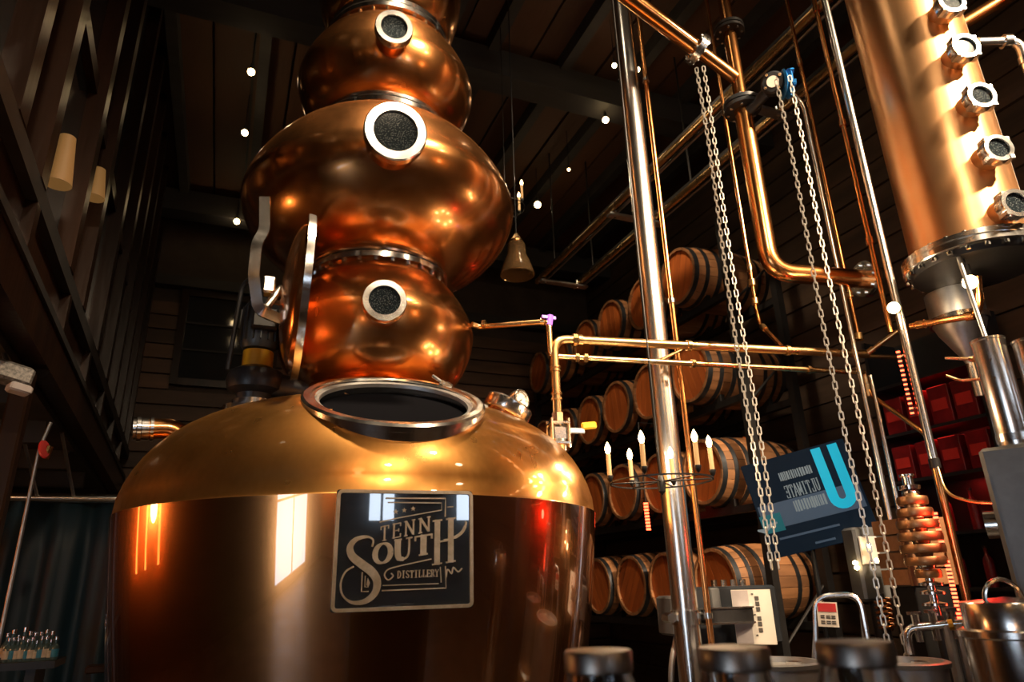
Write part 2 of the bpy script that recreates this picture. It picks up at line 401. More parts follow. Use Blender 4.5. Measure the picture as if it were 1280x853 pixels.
track_light((2.3, 3.0, 6.0), (4.0, 6.0, 2.4), 320, 'black ceiling spotlight aimed at the barrel rack', size=.1, angle=75)

def pendant(loc, r, energy, label, color=AMBER):  # added out of view: warm globes for the copper to mirror
    loc = Vector(loc); t = thing('added_pendant', label, 'pendant lamp', loc, group='added globe pendants')
    MB().lathe([(0, -r)] + [(r * math.sin(a), -r * math.cos(a)) for a in [PI * k / 14 for k in range(1, 14)]] + [(0, r)], 24, Matrix.Translation(loc)).build('globe', M['pendant'], t)
    MB().lathe([(0, r - .02), (.05, r - .02), (.05, r + .07), (0, r + .08)], 16, Matrix.Translation(loc)).build('cap', M['brass'], t)
    MB().cyl(loc + Vector((0, 0, r)), (loc.x, loc.y, ZT if loc.x > -.9 else 2.6), .008, 8).build('cord', M['black'], t)
    light('POINT', 'pendant_glow', loc - Vector((0, 0, r + .05)), energy, color, .1)
M['pendant'] = mk('pendant', (1, .8, .5), 0, .5, emit=(1, .42, .12), estr=7)
pendant((-2.3, 3.4, 2.05), .16, 14, 'added amber globe pendant under the mezzanine beside the curtain')
pendant((-.55, -.9, 4.0), .2, 3, 'added amber globe pendant beside the mezzanine rail')
pendant((1.6, -2.6, 3.9), .2, 12, 'added amber globe pendant over the middle of the bar')
pendant((3.9, -2.8, 3.6), .2, 12, 'added amber globe pendant over the bar end by the boarded wall')
pendant((-2.4, -3.0, 2.0), .16, 8, 'added amber globe pendant under the mezzanine by the windows')

def sconce(loc, label):  # added out of view: tall tubes that mirror as an orange streak on the pot
    loc = Vector(loc); t = thing('added_sconce', label, 'added wall lamp', loc, group='added amber tubes')
    MB().lathe([(0, -.45), (.05, -.45), (.055, -.43), (.055, .43), (.05, .45), (0, .45)], 20, Matrix.Translation(loc)).build('tube', M['sconce'], t)
    for z in (-.47, .47): MB().lathe([(0, -.02), (.07, -.02), (.07, .02), (0, .02)], 20, Matrix.Translation(loc + Vector((0, 0, z)))).build('cap', M['iron'], t)
    MB().box(loc + Vector((-.07, 0, 0)), (.04, .1, 1.0)).build('back_plate', M['iron'], t)
M['sconce'] = mk('sconce', (1, .5, .2), 0, .5, emit=(1, .22, .035), estr=9)
for y_, lb in ((4.7, 'added amber tube on the wall, middle one of three'), (5.4, 'added amber tube on the wall, nearest the curtain'), (3.9, 'added amber tube on the wall, farthest from the curtain')): sconce((-4.44, y_, 1.7), lb)

for (yy, zz, hh_, lb) in ((3.32, 3.50, .26, 'reflected lamp glow built as a tapered shade on the mezzanine front, nearer the bulb-shaped pendant'), (4.2, 3.90, .20, 'reflected lamp glow built as a small shade on the mezzanine front, nearer the boarded end wall')):  # lamp glows mirrored in the panes, built as glowing shades
    c_ = Vector((lx(yy) + .05, yy, zz)); t = thing('pane_glow', lb.replace(', nearer the bulb-shaped pendant', ', above the lower rail'), 'added wall lamp', c_, group='reflected lamps on the mezzanine')
    MB().lathe([(.035, hh_ / 2), (.06, -hh_ / 2), (.055, -hh_ / 2), (.03, hh_ / 2)], 20, Matrix.Translation(c_), closed=True).build('shade', M['shade'], t)
    MB().cyl(c_ + Vector((-.09, 0, hh_ / 2 - .03)), c_ + Vector((0, 0, hh_ / 2 - .03)), .010, 8).build('arm', M['iron'], t)

def bulb(p, r, label, cord_top=None, side=None, energy=3):
    p = Vector(p); t = thing('globe_bulb', label, 'light bulb', p, group='bare globe bulbs')
    MB().lathe([(0, -r)] + [(r * math.sin(a), -r * math.cos(a)) for a in [PI * k / 10 for k in range(1, 10)]] + [(0, r)], 16, Matrix.Translation(p)).build('bulb', M['globe'], t)
    up = Vector(side) if side else Vector((0, 0, 1))
    MB().cyl(p + up * r * .85, p + up * (r + .05), r * .5, 10).build('socket', M['black'], t)
    if cord_top: MB().cyl(p + Vector((0, 0, r + .04)), (p.x, p.y, cord_top), .004, 6).build('cord', M['black'], t)
    if energy: light('POINT', 'bulb_glow', p - up * (r + .03), energy, WARM, .04)
ords = ['first', 'second', 'third', 'fourth', 'fifth', 'sixth', 'seventh', 'eighth', 'ninth', 'tenth', 'eleventh', 'twelfth']
for (px, py_), lab in zip([(314, 90), (306, 166), (296, 277)], ['nearest the still top', 'above the dark upper window', 'closest to the boarded end wall']):
    bulb(ptZ(px, py_, 6.05), .032 if py_ < 200 else .036, 'bare globe bulb in the row along the mezzanine, ' + lab, ZT + .03, energy=.5)
for (px, py_), lab, r in zip([(797, 87), (768, 82), (757, 150), (711, 212), (672, 256)], ['right beside the steel post and its copper pipe', 'nearly touching the steel post', 'clear of the post in the open', 'small and dim', 'closest to the candle chandelier'], (.022, .022, .032, .016, .04)):
    bulb(ptZ(px, py_, 6.0), r, 'bare globe bulb under the ceiling deck, ' + lab, ZT + .03, energy=.5)

# ================================================================== THE POT STILL
AZ = math.radians(10.8); AX = Vector((3.2 * math.sin(AZ), 3.2 * math.cos(AZ), 0))
TOW = Vector((-math.sin(AZ), -math.cos(AZ), 0))          # from the still's axis towards the viewer
RGT = Vector((math.cos(AZ), -math.sin(AZ), 0))
still = thing('pot_still', 'tall copper pot still with stacked round bulbs, open hatch and engraved nameplate', 'pot still', AX)
TS = Matrix.Translation(AX)
def nrm(dx, elev):   # direction: dx degrees to the viewer's right of the line to the viewer, elev degrees up
    a = math.radians(dx); e = math.radians(elev); hz = TOW * math.cos(a) + RGT * math.sin(a)
    return hz * math.cos(e) + Vector((0, 0, math.sin(e)))
def se(r0, r1, z0, z1, a, b, n=16): return [(r0 + (r1 - r0) * math.cos(t) ** a, z0 + (z1 - z0) * math.sin(t) ** b) for t in [PI / 2 * i / (n - 1) for i in range(n)]]
SH = se(.30, 1.012, 1.77, 2.30, .8, .92)
def domez(r):
    for (a, b) in zip(SH, SH[1:]):
        if b[0] <= r <= a[0]: return a[1] + (b[1] - a[1]) * (a[0] - r) / max(1e-6, a[0] - b[0])
    return 2.3
POT = MB().lathe([(0, .32), (.55, .34), (.80, .42), (.86, .55), (.885, 1.0), (.945, 1.3), (.975, 1.5), (.998, 1.7), (1.010, 1.832), (1.004, 1.838)] + SH[2:] + [(.29, 2.34), (0, 2.34)], 144, TS)
mc = pt(492, 523, 2.54); mn = nrm(4, 60); r0 = .325
_pm = MB(); _pm.v = POT.v
_pm.f = [f for f in POT.f if not (len(f) == 4 and (lambda c_: (c_ - mc).dot(mn) > -.25 and ((c_ - mc) - mn * (c_ - mc).dot(mn)).length < r0 - .02)(sum((POT.v[i] for i in f), Vector()) / 4))]
_cut = lambda f: max(POT.v[i].z for i in f) > 1.836
_a = MB(); _a.v = POT.v; _a.f = [f for f in _pm.f if not _cut(f)]; _b = MB(); _b.v = POT.v; _b.f = [f for f in _pm.f if _cut(f)]
def compact(mb):
    u = sorted({i for f in mb.f for i in f}); d = {j: k for k, j in enumerate(u)}; mb.v = [mb.v[i] for i in u]; mb.f = [tuple(d[i] for i in f) for f in mb.f]; return mb
compact(_a).build('pot', M['pot_copper'], still, ang=50); compact(_b).build('shoulder', M['shoulder_copper'], still, ang=50)
for k in range(4):
    a = PI / 4 + k * PI / 2; p = AX + Vector((math.cos(a), math.sin(a), 0)) * .7
    MB().cyl((p.x, p.y, 0), (p.x, p.y, .45), .05, 12).build('leg', M['steel_dull'], still)
def bulge(zc, R, rt, zt, rb, zb, k=1.0, k2=1.0, n=12):
    lo = [(rb + (R - rb) * math.sin(t) ** k, zc - (zc - zb) * math.cos(t) ** k) for t in [PI / 2 * i / (n - 1) for i in range(n)]]
    hi = [(rt + (R - rt) * max(0, math.cos(t)) ** k2, zc + (zt - zc) * math.sin(t) ** k2) for t in [PI / 2 * i / (n - 1) for i in range(n)]]
    return lo + hi[1:]
B3 = bulge(2.72, .475, .31, 2.98, .285, 2.42, 1.1, 1.5) + [(.31, 3.01)]; B2 = bulge(3.40, .692, .315, 3.84, .30, 3.03, 1.15, 1.38) + [(.31, 3.90)]; B1 = bulge(4.17, .48, .31, 4.46, .30, 3.91, 1.15, 1.45) + [(.31, 4.52)]
for prof in (B3, B2, B1): MB().lathe(prof, 80, TS).build('bulb', M['copper'], still, ang=60)
MB().lathe([(.295, 2.32), (.287, 2.46)], 48, TS).build('neck', M['copper'], still)
MB().lathe(bulge(4.95, .42, .25, 5.25, .30, 4.53, 1.1, 1.3) + [(.12, 5.5), (.09, 5.9)], 64, TS).build('bulb', M['copper'], still, ang=60)
bolt = MB().lathe([(0, -.028), (.011, -.028), (.011, -.014), (.006, -.014), (.006, .05), (.010, .05), (.010, .058), (0, .058)], 8).mesh('bolt', M['steel'])
def flange(z, R, r, nb_):
    f = MB().lathe([(r, z - .016), (R, z - .016), (R, z + .010), (R - .012, z + .012), (R - .012, z + .016), (R, z + .018), (R, z + .044), (r, z + .044)], 64, TS, closed=True).build('flange', M['steel'], still)
    for k in range(nb_):
        a = 2 * PI * (k + .5) / nb_
        inst('bolt', bolt, f, Matrix.Translation(AX + Vector((math.cos(a), math.sin(a), 0)) * (R - .028) + Vector((0, 0, z))))
flange(3.005, .345, .27, 26); flange(3.882, .338, .27, 26); flange(4.495, .338, .27, 26)

def sight_glass(parent, c, n, r, depth, tube_mat, glass=True, bolts=0):
    """steel-rimmed round window on a copper stub; c = centre of the face"""
    c = Vector(c); R = mat4(frame(n), c)
    s_ = MB().lathe([(r * .86, -depth), (r * .86, -.02)], 32, R).build('sight_glass', tube_mat, parent)
    rim = MB().lathe([(r * .88, -.05), (r, -.046), (r, -.006), (r * .96, 0), (r * .70, .0), (r * .67, -.006), (r * .67, -.03)], 40, R).build('rim', M['steel'], s_)
    MB().lathe([(r * .69, -.018), (r * .69, -.012)], 32, R).build('pane', M['sight'], s_)
    return s_
sight_glass(still, pt(495, 163, 2.40), nrm(5, -9), .132, .34, M['copper'])
sight_glass(still, pt(481, 375, 2.66), nrm(3, -2), .094, .22, M['copper'])
sight_glass(still, pt(493, 33, 2.62), nrm(5, -9), .092, .26, M['copper'])

# hatch (manway) on the shoulder
R = mat4(frame(mn), mc)
hatch = MB().lathe([(r0 - .035, -.12), (r0 + .004, -.12), (r0 + .004, .050), (r0 + .014, .054), (r0 + .014, .072), (r0 + .004, .080), (r0 - .018, .080), (r0 - .022, .074), (r0 - .035, .074)], 80, R, closed=True).build('hatch_ring', M['steel'], still)
MB().lathe([(r0 - .036, .060), (r0 - .050, .064), (r0 - .052, .050), (r0 - .036, .046)], 80, R, closed=True).build('seal', M['steel_dull'], hatch)
MB().lathe([(r0 - .034, .02), (r0 - .034, -.22), (0, -.22)], 64, R).build('hatch_dark_cup', M['void'], hatch, ang=30)  # near-black cup puts the darkness of the open pot into the colour
# swing bolt at the hatch's right edge
sb = MB().cyl(pt(541, 470, 2.74), pt(604, 514, 2.70), .008, 8).build('swing_bolt', M['steel'], still)
for (px, py_, rr) in ((556, 482, .022), (551, 478, .014)):
    p = pt(px, py_, 2.735); q = pt(px + 7, py_ + 5, 2.735); MB().cyl(p, q, rr, 6).build('wing_nut', M['steel'], sb)
p = pt(601, 512, 2.70); MB().box(p, (.05, .05, .035), bev=.006).build('hinge_block', M['steel_dull'], sb)

# lid standing open on its hinge, seen edge on
lc = pt(378, 372, 2.74); ln = (RGT * -1 + TOW * .15 + Vector((0, 0, .02))).normalized()
R = mat4(frame(ln), lc); lr = .335
lid = MB().lathe([(lr - .01, -.012), (lr - .03, .012)] + [((lr - .03) * math.cos(t), .012 + .075 * math.sin(t)) for t in [PI / 2 * i / 8 for i in range(1, 9)]], 64, R).build('lid', M['copper'], still)
MB().lathe([(lr - .05, -.016), (lr + .01, -.016), (lr + .012, .012), (lr - .05, .012)], 64, R, closed=True).build('lid_rim', M['steel'], lid)
pts_ = [pt(331, 247, 2.68), pt(331, 288, 2.68), pt(321, 305, 2.66), pt(317, 345, 2.66), pt(323, 388, 2.68), pt(352, 400, 2.72)]
MB().tube(fillet(pts_, .03), .011, 4, rx=.030, up=TOW).build('hinge_strap', M['steel'], lid)
MB().box(pt(336, 358, 2.70), (.05, .06, .075), bev=.008).build('hinge_block', M['steel'], lid)
MB().cyl(pt(333, 385, 2.68), pt(352, 360, 2.72), .016, 10).build('hinge_pin', M['steel'], lid)
MB().cyl(pt(366, 383, 2.74), pt(334, 375, 2.70), .012, 10).build('hinge_pin', M['steel'], lid)

# agitator motor on the shoulder's left
mo = AX + RGT * -.52 + TOW * .12; mz = domez(.54); R = Matrix.Translation((mo.x, mo.y, mz))
motor = MB().lathe([(.0, .30), (.07, .30), (.082, .32), (.082, .50), (.06, .54), (0, .55)], 28, R).build('motor', M['charcoal'], still)
for k in range(16):
    a = 2 * PI * k / 16; MB().box((.085, 0, .41), (.014, .006, .16), R @ Matrix.Rotation(a, 4, 'Z')).build('cooling_fin', M['charcoal'], motor)
MB().lathe([(.0, -.02), (.125, -.02), (.125, .03), (.09, .04), (.09, .06), (0, .06)], 32, R).build('mounting_flange', M['steel'], motor)
MB().lathe([(0, .06), (.07, .06), (.075, .09), (.115, .11), (.125, .15), (.115, .19), (.07, .215), (0, .215)], 32, R).build('gearbox', M['black'], motor)
MB().cyl((mo.x - .06, mo.y - .02, mz + .15), (mo.x + .22, mo.y + .0, mz + .13), .055, 20).build('gear_housing', M['black'], motor)
MB().lathe([(.0, .215), (.066, .215), (.066, .29), (0, .29)], 28, R).build('yellow_band', M['yellow'], motor)
MB().box((mo.x + .01, mo.y - .09, mz + .42), (.11, .06, .1), bev=.01).build('terminal_box', M['black'], motor)
MB().tube(fillet([Vector((mo.x - .02, mo.y - .08, mz + .47)), Vector((mo.x - .03, mo.y - .12, mz + .62)), Vector((mo.x - .10, mo.y - .05, mz + .60)), Vector((mo.x - .12, mo.y, mz + .2))], .06), .011, 8).build('cable', M['black'], motor)

# vent elbow behind the left shoulder
pts_ = fillet([pt(236, 575, 3.45), pt(227, 536, 3.45), pt(178, 537, 3.45)], .10)
el = MB().tube(pts_, .047, 18).build('vent_elbow', M['copper'], still)
for a, b, rr in ((192, 188, .056), (186, 177, .052), (176, 171, .058), (170, 166, .05)): MB().cyl(pt(a, 537, 3.45), pt(b, 537, 3.45), rr, 20).build('clamp', M['steel'], el)

# capped port with pressure gauge on the right of the shoulder
pc = pt(634, 512, 3.02); pn = nrm(80, 62); R = mat4(frame(pn), pc)
port = MB().lathe([(.10, -.16), (.085, -.05), (.085, -.02)], 32, R).build('capped_port', M['pot_copper'], still)
MB().lathe([(0, -.03), (.106, -.03), (.112, -.02), (.112, .026), (.106, .034), (0, .038)], 32, R).build('clamp_ring', M['steel'], port)
gc = pt(652, 500, 2.99); gn = (TOW * .80 + RGT * .55 + Vector((0, 0, .05))).normalized(); R = mat4(frame(gn), gc)
g_ = MB().lathe([(0, -.045), (.046, -.045), (.050, -.03), (.050, .0), (.046, .006), (.040, .006), (.040, -.006)], 32, R).build('pressure_gauge', M['steel'], still)
MB().lathe([(.041, -.008), (.041, -.004)], 32, R).build('dial', M['paper'], g_)
MB().box((.010, 0, .0), (.026, .004, .003), R @ Matrix.Rotation(2.2, 4, 'Z')).build('needle', M['ink'], g_)
for k in range(9):
    MB().box((.032, 0, -.002), (.008, .002, .002), R @ Matrix.Rotation(.5 + k * .6, 4, 'Z')).build('tick', M['ink'], g_)
MB().cyl(gc - gn * .04, pc + pn * .03, .012, 10).build('stem', M['brass'], g_)

# nameplate
pa = math.radians(7); pn = (TOW * math.cos(pa) + RGT * math.sin(pa)).normalized(); pr = (RGT * math.cos(pa) - TOW * math.sin(pa)).normalized()
pc = pt(507, 686, 2.185)
R = Matrix((pr, Vector((0, 0, 1)), pn)).transposed().to_4x4(); R.translation = pc; S_ = .000512
PW, PH = .425, .350
plate = MB().box((0, 0, -.014), (PW, PH, .028), R, bev=.005).build('nameplate', M['plate'], still)
MB().box((0, .01, -.055), (PW * .94, PH * .9, .06), R).build('backing_block', M['pot_copper'], plate)
def rr_(wd, hd, r, n=5):
    out = []
    for (sx, sy, a0) in ((1, 1, 0), (-1, 1, 90), (-1, -1, 180), (1, -1, 270)):
        for k in range(n + 1):
            a = math.radians(a0 + 90 * k / n); out.append((sx * (wd / 2 - r) + r * math.cos(a), sy * (hd / 2 - r) + r * math.sin(a)))
    return out
MB().strip(rr_(PW - .012, PH - .012, .012), .010, .007, R, closed=True).build('border', M['gold'], plate)
def UV(x, y): return ((x - 560) * S_, (452 - y) * S_)
def line(pts, w_, name='rule', d=.004):
    MB().strip([UV(*p) for p in pts], w_ * S_ if not isinstance(w_, list) else [a * S_ for a in w_], d, R).build(name, M['gold'], plate)
def smooth(pts, n=6, closed=False):
    out = []; N = len(pts)
    for i in range(N if closed else N - 1):
        g = (lambda k: pts[k % N]) if closed else (lambda k: pts[max(0, min(N - 1, k))])
        p0, p1, p2, p3 = g(i - 1), g(i), g(i + 1), g(i + 2)
        for j in range(n):
            t = j / n; out.append(tuple(.5 * (2 * b + (c - a) * t + (2 * a - 5 * b + 4 * c - d) * t * t + (3 * b - a - 3 * c + d) * t ** 3) for a, b, c, d in zip(p0, p1, p2, p3)))
    if not closed: out.append(pts[-1])
    return out
def ell(cx, cy, rx, ry, a0=0, a1=360, n=24): return [(cx + rx * math.cos(math.radians(a0 + (a1 - a0) * k / n)), cy - ry * math.sin(math.radians(a0 + (a1 - a0) * k / n))) for k in range(n + 1)]
# serif letters in a unit cell (x 0..1 right, y 0..1 up): list of (polyline, widths)
def glyph(ch, k=.26, t=.10):
    s = lambda *p: list(p)
    def serif(x, y, w=.30): return (s((x - w / 2, y), (x + w / 2, y)), t)
    if ch == 'T': return [(s((.5, 0), (.5, 1)), k), (s((0, .95), (1, .95)), t), serif(.5, .03, .5), (s((.04, .95), (.04, .74)), t), (s((.96, .95), (.96, .74)), t)]
    if ch == 'E': return [(s((.2, 0), (.2, 1)), k), (s((.04, .95), (.95, .95)), t), (s((.04, .05), (.95, .05)), t), (s((.2, .5), (.75, .5)), t), (s((.92, .95), (.92, .74)), t), (s((.92, .05), (.92, .26)), t), (s((.72, .4), (.72, .6)), t)]
    if ch == 'N': return [(s((.16, 0), (.16, 1)), t * 1.3), (s((.84, 0), (.84, 1)), t * 1.3), (s((.16, .97), (.84, .03)), k), serif(.16, .03), serif(.12, .97, .26), serif(.84, .97)]
    if ch == 'H': return [(s((.2, 0), (.2, 1)), k), (s((.8, 0), (.8, 1)), k), (s((.2, .5), (.8, .5)), t), serif(.2, .02, .42), serif(.8, .02, .42), serif(.2, .98, .42), serif(.8, .98, .42)]
    if ch == 'I': return [(s((.5, 0), (.5, 1)), k), serif(.5, .03, .7), serif(.5, .97, .7)]
    if ch == 'L': return [(s((.25, 0), (.25, 1)), k), (s((.1, .05), (.95, .05)), t), (s((.92, .05), (.92, .3)), t), serif(.25, .97, .5)]
    if ch == 'U': return [(smooth([(.2, 1), (.2, .35), (.3, .1), (.52, .04), (.74, .1), (.84, .35), (.84, 1)], 4), [k] * 9 + [k * .7] * 4 + [t * 1.2] * 12), serif(.2, .97, .42), serif(.84, .97, .36)]
    if ch == 'O': return [([(.5 + .42 * math.cos(2 * PI * i / 20), .5 + .46 * math.sin(2 * PI * i / 20)) for i in range(21)], [t + (k - t) * abs(math.cos(2 * PI * i / 20)) for i in range(21)])]
    if ch == 'D': return [(s((.2, 0), (.2, 1)), k), (smooth([(.1, .96), (.5, .96), (.85, .7), (.88, .5), (.85, .3), (.5, .04), (.1, .04)], 4), [t] * 5 + [k * .9] * 15 + [t] * 5)]
    if ch == 'R': return [(s((.2, 0), (.2, 1)), k), (smooth([(.1, .96), (.55, .96), (.8, .75), (.55, .5), (.2, .5)], 4), t * 1.6), (s((.5, .5), (.92, .02)), k * .9), serif(.2, .03, .4)]
    if ch == 'Y': return [(s((.5, 0), (.5, .48)), k), (s((.5, .46), (.08, .97)), k * .9), (s((.5, .46), (.92, .97)), t * 1.3), serif(.5, .03, .5), serif(.1, .97), serif(.9, .97)]
    if ch == 'S': return [(smooth([(.85, .76), (.7, .93), (.45, .97), (.2, .82), (.25, .6), (.55, .48), (.8, .32), (.74, .1), (.45, .03), (.2, .1), (.12, .27)], 3), [t * 1.2] * 9 + [k] * 13 + [t * 1.2] * 9)]
    if ch == 'M': return [(s((.12, 0), (.12, 1)), t * 1.3), (s((.12, 1), (.5, .2)), k * .9), (s((.5, .2), (.88, 1)), t * 1.2), (s((.88, 0), (.88, 1)), k)]
    if ch == 'A': return [(s((.06, 0), (.48, 1)), t * 1.3), (s((.52, 1), (.94, 0)), k), (s((.24, .34), (.76, .34)), t)]
    return []
def letter(ch, x, y, wd, ht, slope=0, name='letter', k=.26, t=.10, mirror=None):
    """bottom-left corner at art pixel (x, y)"""
    mb = MB()
    for n_, (pl, ww) in enumerate(glyph(ch, k, t)):
        P = [UV(x + p[0] * wd, y - p[1] * ht - slope * p[0] * wd) for p in pl]
        if isinstance(ww, (int, float)): ww = [ww] * len(P)
        ww = (list(ww) + [ww[-1]] * len(P))[:len(P)]
        mb.strip(P, [a * wd * S_ if len(pl) != 2 or abs(pl[0][1] - pl[1][1]) > .01 else a * wd * S_ for a in ww], .0045 + .0002 * n_, R)
    mb.build(name, M['gold'], plate)
for ch, x, y, wd in (('T', 408, 412, 48), ('E', 476, 398, 54), ('N', 548, 384, 66), ('N', 634, 368, 74)): letter(ch, x, y, wd, 88, .2, k=.2, t=.11)
letter('O', 372, 545, 108, 118, .16, k=.30); letter('U', 492, 524, 104, 122, .16, k=.34, t=.09); letter('T', 612, 500, 108, 118, .16, k=.34, t=.09)
letter('H', 722, 552, 140, 262, .14, k=.24, t=.07)
line(smooth([(790, 405), (850, 395), (905, 360), (930, 310), (925, 295)], 5), [8] * 6 + [18] * 8 + [12] * 4 + [5] * 3, 'swash')
Sp = smooth([(362, 440), (366, 402), (330, 384), (268, 398), (236, 440), (250, 490), (305, 535), (366, 580), (398, 632), (388, 695), (335, 738), (262, 742), (208, 702), (194, 640), (216, 578), (262, 548)], 5)
Sw = [10 + 38 * max(0, math.sin(PI * min(1, max(0, (i - 8) / 50)))) for i in range(len(Sp))]
line(Sp, Sw, 'letter', .006)
for k, ch in enumerate('DISTILLERY'): letter(ch, 514 + k * 25, 619 - k * .4, 22, 42, .0, k=.28, t=.14)
line([(432, 160), (800, 158), (798, 268)], 8); line([(446, 185), (776, 186), (776, 228), (520, 274), (400, 300)], 6)
line([(812, 210), (850, 208)], 6)
line(smooth([(716, 514), (600, 536), (500, 556), (455, 572), (440, 600), (462, 626), (490, 606), (478, 590)], 5), 7)
line([(432, 656), (760, 654)], 5); line([(428, 684), (806, 680), (802, 556)], 7); line([(770, 560), (776, 648)], 5)
line([(312, 580), (312, 686), (352, 686)], 7); line([(330, 600), (330, 662), (350, 662)], 5)
line(smooth([(806, 620), (815, 575), (840, 600), (850, 565), (880, 590), (905, 570)], 4), 8, 'scroll')
MB().prism([UV(*p) for p in ((345, 612), (358, 640), (350, 662), (338, 650))], .004, R).build('state_outline', M['gold'], plate)
for (x, y) in ((495, 240), (546, 231), (599, 221)):
    MB().prism([UV(x + (16 if i % 2 == 0 else 6.5) * math.sin(PI * i / 5), y - (16 if i % 2 == 0 else 6.5) * math.cos(PI * i / 5)) for i in range(10)][::-1], .004, R).build('star', M['gold'], plate)

# ================================================================== PIPEWORK
def vline(px, py_, d, z0, z1):
    p = pt(px, py_, d); return Vector((p.x, p.y, z0)), Vector((p.x, p.y, z1))
def collar(parent, p, q, r, mat=None, name='coupling', seg=16):
    return MB().cyl(p, q, r, seg).build(name, mat or M['brass'], parent)
def along(a, b, t): return Vector(a) * (1 - t) + Vector(b) * t
def pflange(parent, c, n, R_, r, th, mat, nb_=8):
    """pair of bolted pipe flanges centred at c, axis n"""
    Rm = mat4(frame(n), c)
    f = MB().lathe([(r, -th), (R_, -th), (R_, -th * .15), (R_ * .9, -th * .12), (R_ * .9, th * .12), (R_, th * .15), (R_, th), (r, th)], 32, Rm, closed=True).build('flange', mat, parent)
    bmx = MB().cyl((0, 0, -th * 1.5), (0, 0, th * 1.5), R_ * .085, 8).mesh('bolt', M['steel'])
    for k in range(nb_):
        a = 2 * PI * k / nb_; inst('bolt', bmx, f, Rm @ Matrix.Translation((R_ * .8 * math.cos(a), R_ * .8 * math.sin(a), 0)))
    return f

# steel post in the middle, with a thin copper line clipped to it
a, b = vline(797, 200, 3.35, 0, ZT - .14)
post = thing('steel_post', 'polished upright steel pipe standing between the still and the barrels', 'pipe', a)
MB().cyl(a, b, .058, 32).build('pipe', M['steel_pipe'], post)
MB().lathe([(0, 0), (.13, 0), (.13, .015), (.06, .02)], 24, Matrix.Translation(a)).build('base_plate', M['steel_dull'], post)
c = pt(851, 772, 3.35); R = Matrix.Translation((a.x, a.y, c.z))
cl = MB().lathe([(.058, -.03), (.066, -.03), (.066, .03), (.058, .03)], 24, R, closed=True).build('clamp', M['steel'], post)
for s in (-1, 1):
    p = Vector((a.x, a.y, c.z)) + RGT * s * .085; MB().cyl(p - TOW * .03, p + TOW * .04, .022, 6).build('clamp_bolt', M['steel'], cl)
e0 = Vector((a.x, a.y, c.z)) + RGT * .10
MB().box((0, 0, 0), (.24, .03, .06), mat4(Matrix((RGT, -TOW, Vector((0, 0, 1)))).transposed(), e0 + RGT * .1)).build('bracket', M['iron'], post)
for s in (-1, 1): MB().box((0, 0, 0), (.25, .04, .008), mat4(Matrix((RGT, -TOW, Vector((0, 0, 1)))).transposed(), e0 + RGT * .1 + Vector((0, 0, s * .032)))).build('bracket_edge', M['steel'], post)
a, b = vline(819, 200, 3.33, .02, ZT)
cl = thing('copper_line', 'thin upright copper line running alongside the steel post', 'pipe', a)
MB().cyl(a, b, .014, 14).build('pipe', M['pipe_copper'], cl)
for z in (1.4, 2.9, 4.3): MB().lathe([(.014, -.012), (.02, -.012), (.02, .012), (.014, .012)], 14, Matrix.Translation((a.x, a.y, z)), closed=True).build('clip', M['steel'], cl)

# brass pipe run from the still's valve to the column
ZU, ZD = ZC + 1.07, ZC + .985
run = thing('brass_pipe_run', 'double brass pipe run crossing in front of the steel post', 'pipe', pt(700, 540, 3.0))
v0 = pt(702, 536, 3.0); v1 = ptZ(692, 424, ZU); u_end = ptZ(1083, 443, ZU); v0 = Vector((v1.x, v1.y, v0.z))
MB().tube(fillet([v0, v1, u_end], .07), .021, 16).build('upper_pipe', M['brass'], run)
l0 = pt(686, 402, 2.97); l1 = ptZ(688, 441, ZD); l_end = ptZ(1080, 466, ZD); s0 = AX + (RGT * .45 + TOW * .16); s0.z = pt(592, 410, 3.12).z
MB().tube(fillet([s0, pt(600, 409, 3.1), l0, Vector((l0.x, l0.y, l1.z)), l_end], .03), .0135, 14).build('lower_pipe', M['brass'], run)
for t, r in ((.055, .031), (.07, .027), (.40, .027), (.72, .026)): p = along(v1, u_end, t); q = along(v1, u_end, t + .012); collar(run, p, q, r, seg=8 if r > .03 else 16)
L1 = Vector((l0.x, l0.y, l1.z))
for t in (.07, .095, .42, .8): collar(run, along(L1, l_end, t), along(L1, l_end, t + .010), .021, seg=8)
for z in (.30, .36, .62, .66): p = along(v0, v1, z); q = along(v0, v1, z + .02); collar(run, p, q, .026)
for (pp, qq) in ((along(s0, l0, .14), along(s0, l0, .18)), (along(s0, l0, .9), along(s0, l0, .95))): collar(run, pp, qq, .019)
MB().cyl(along(v1, u_end, .41), along(L1, l_end, .315), .008, 10).build('cross_link', M['brass'], run)
MB().cyl(l0 - Vector((0, 0, .02)), l0 + Vector((.01, 0, .03)), .016, 8).build('valve_knob', M['purple'], run)
MB().box(l0 + Vector((.0, -.0, .02)), (.07, .012, .014), Matrix.Identity(4)).build('valve_lever', M['purple'], run)
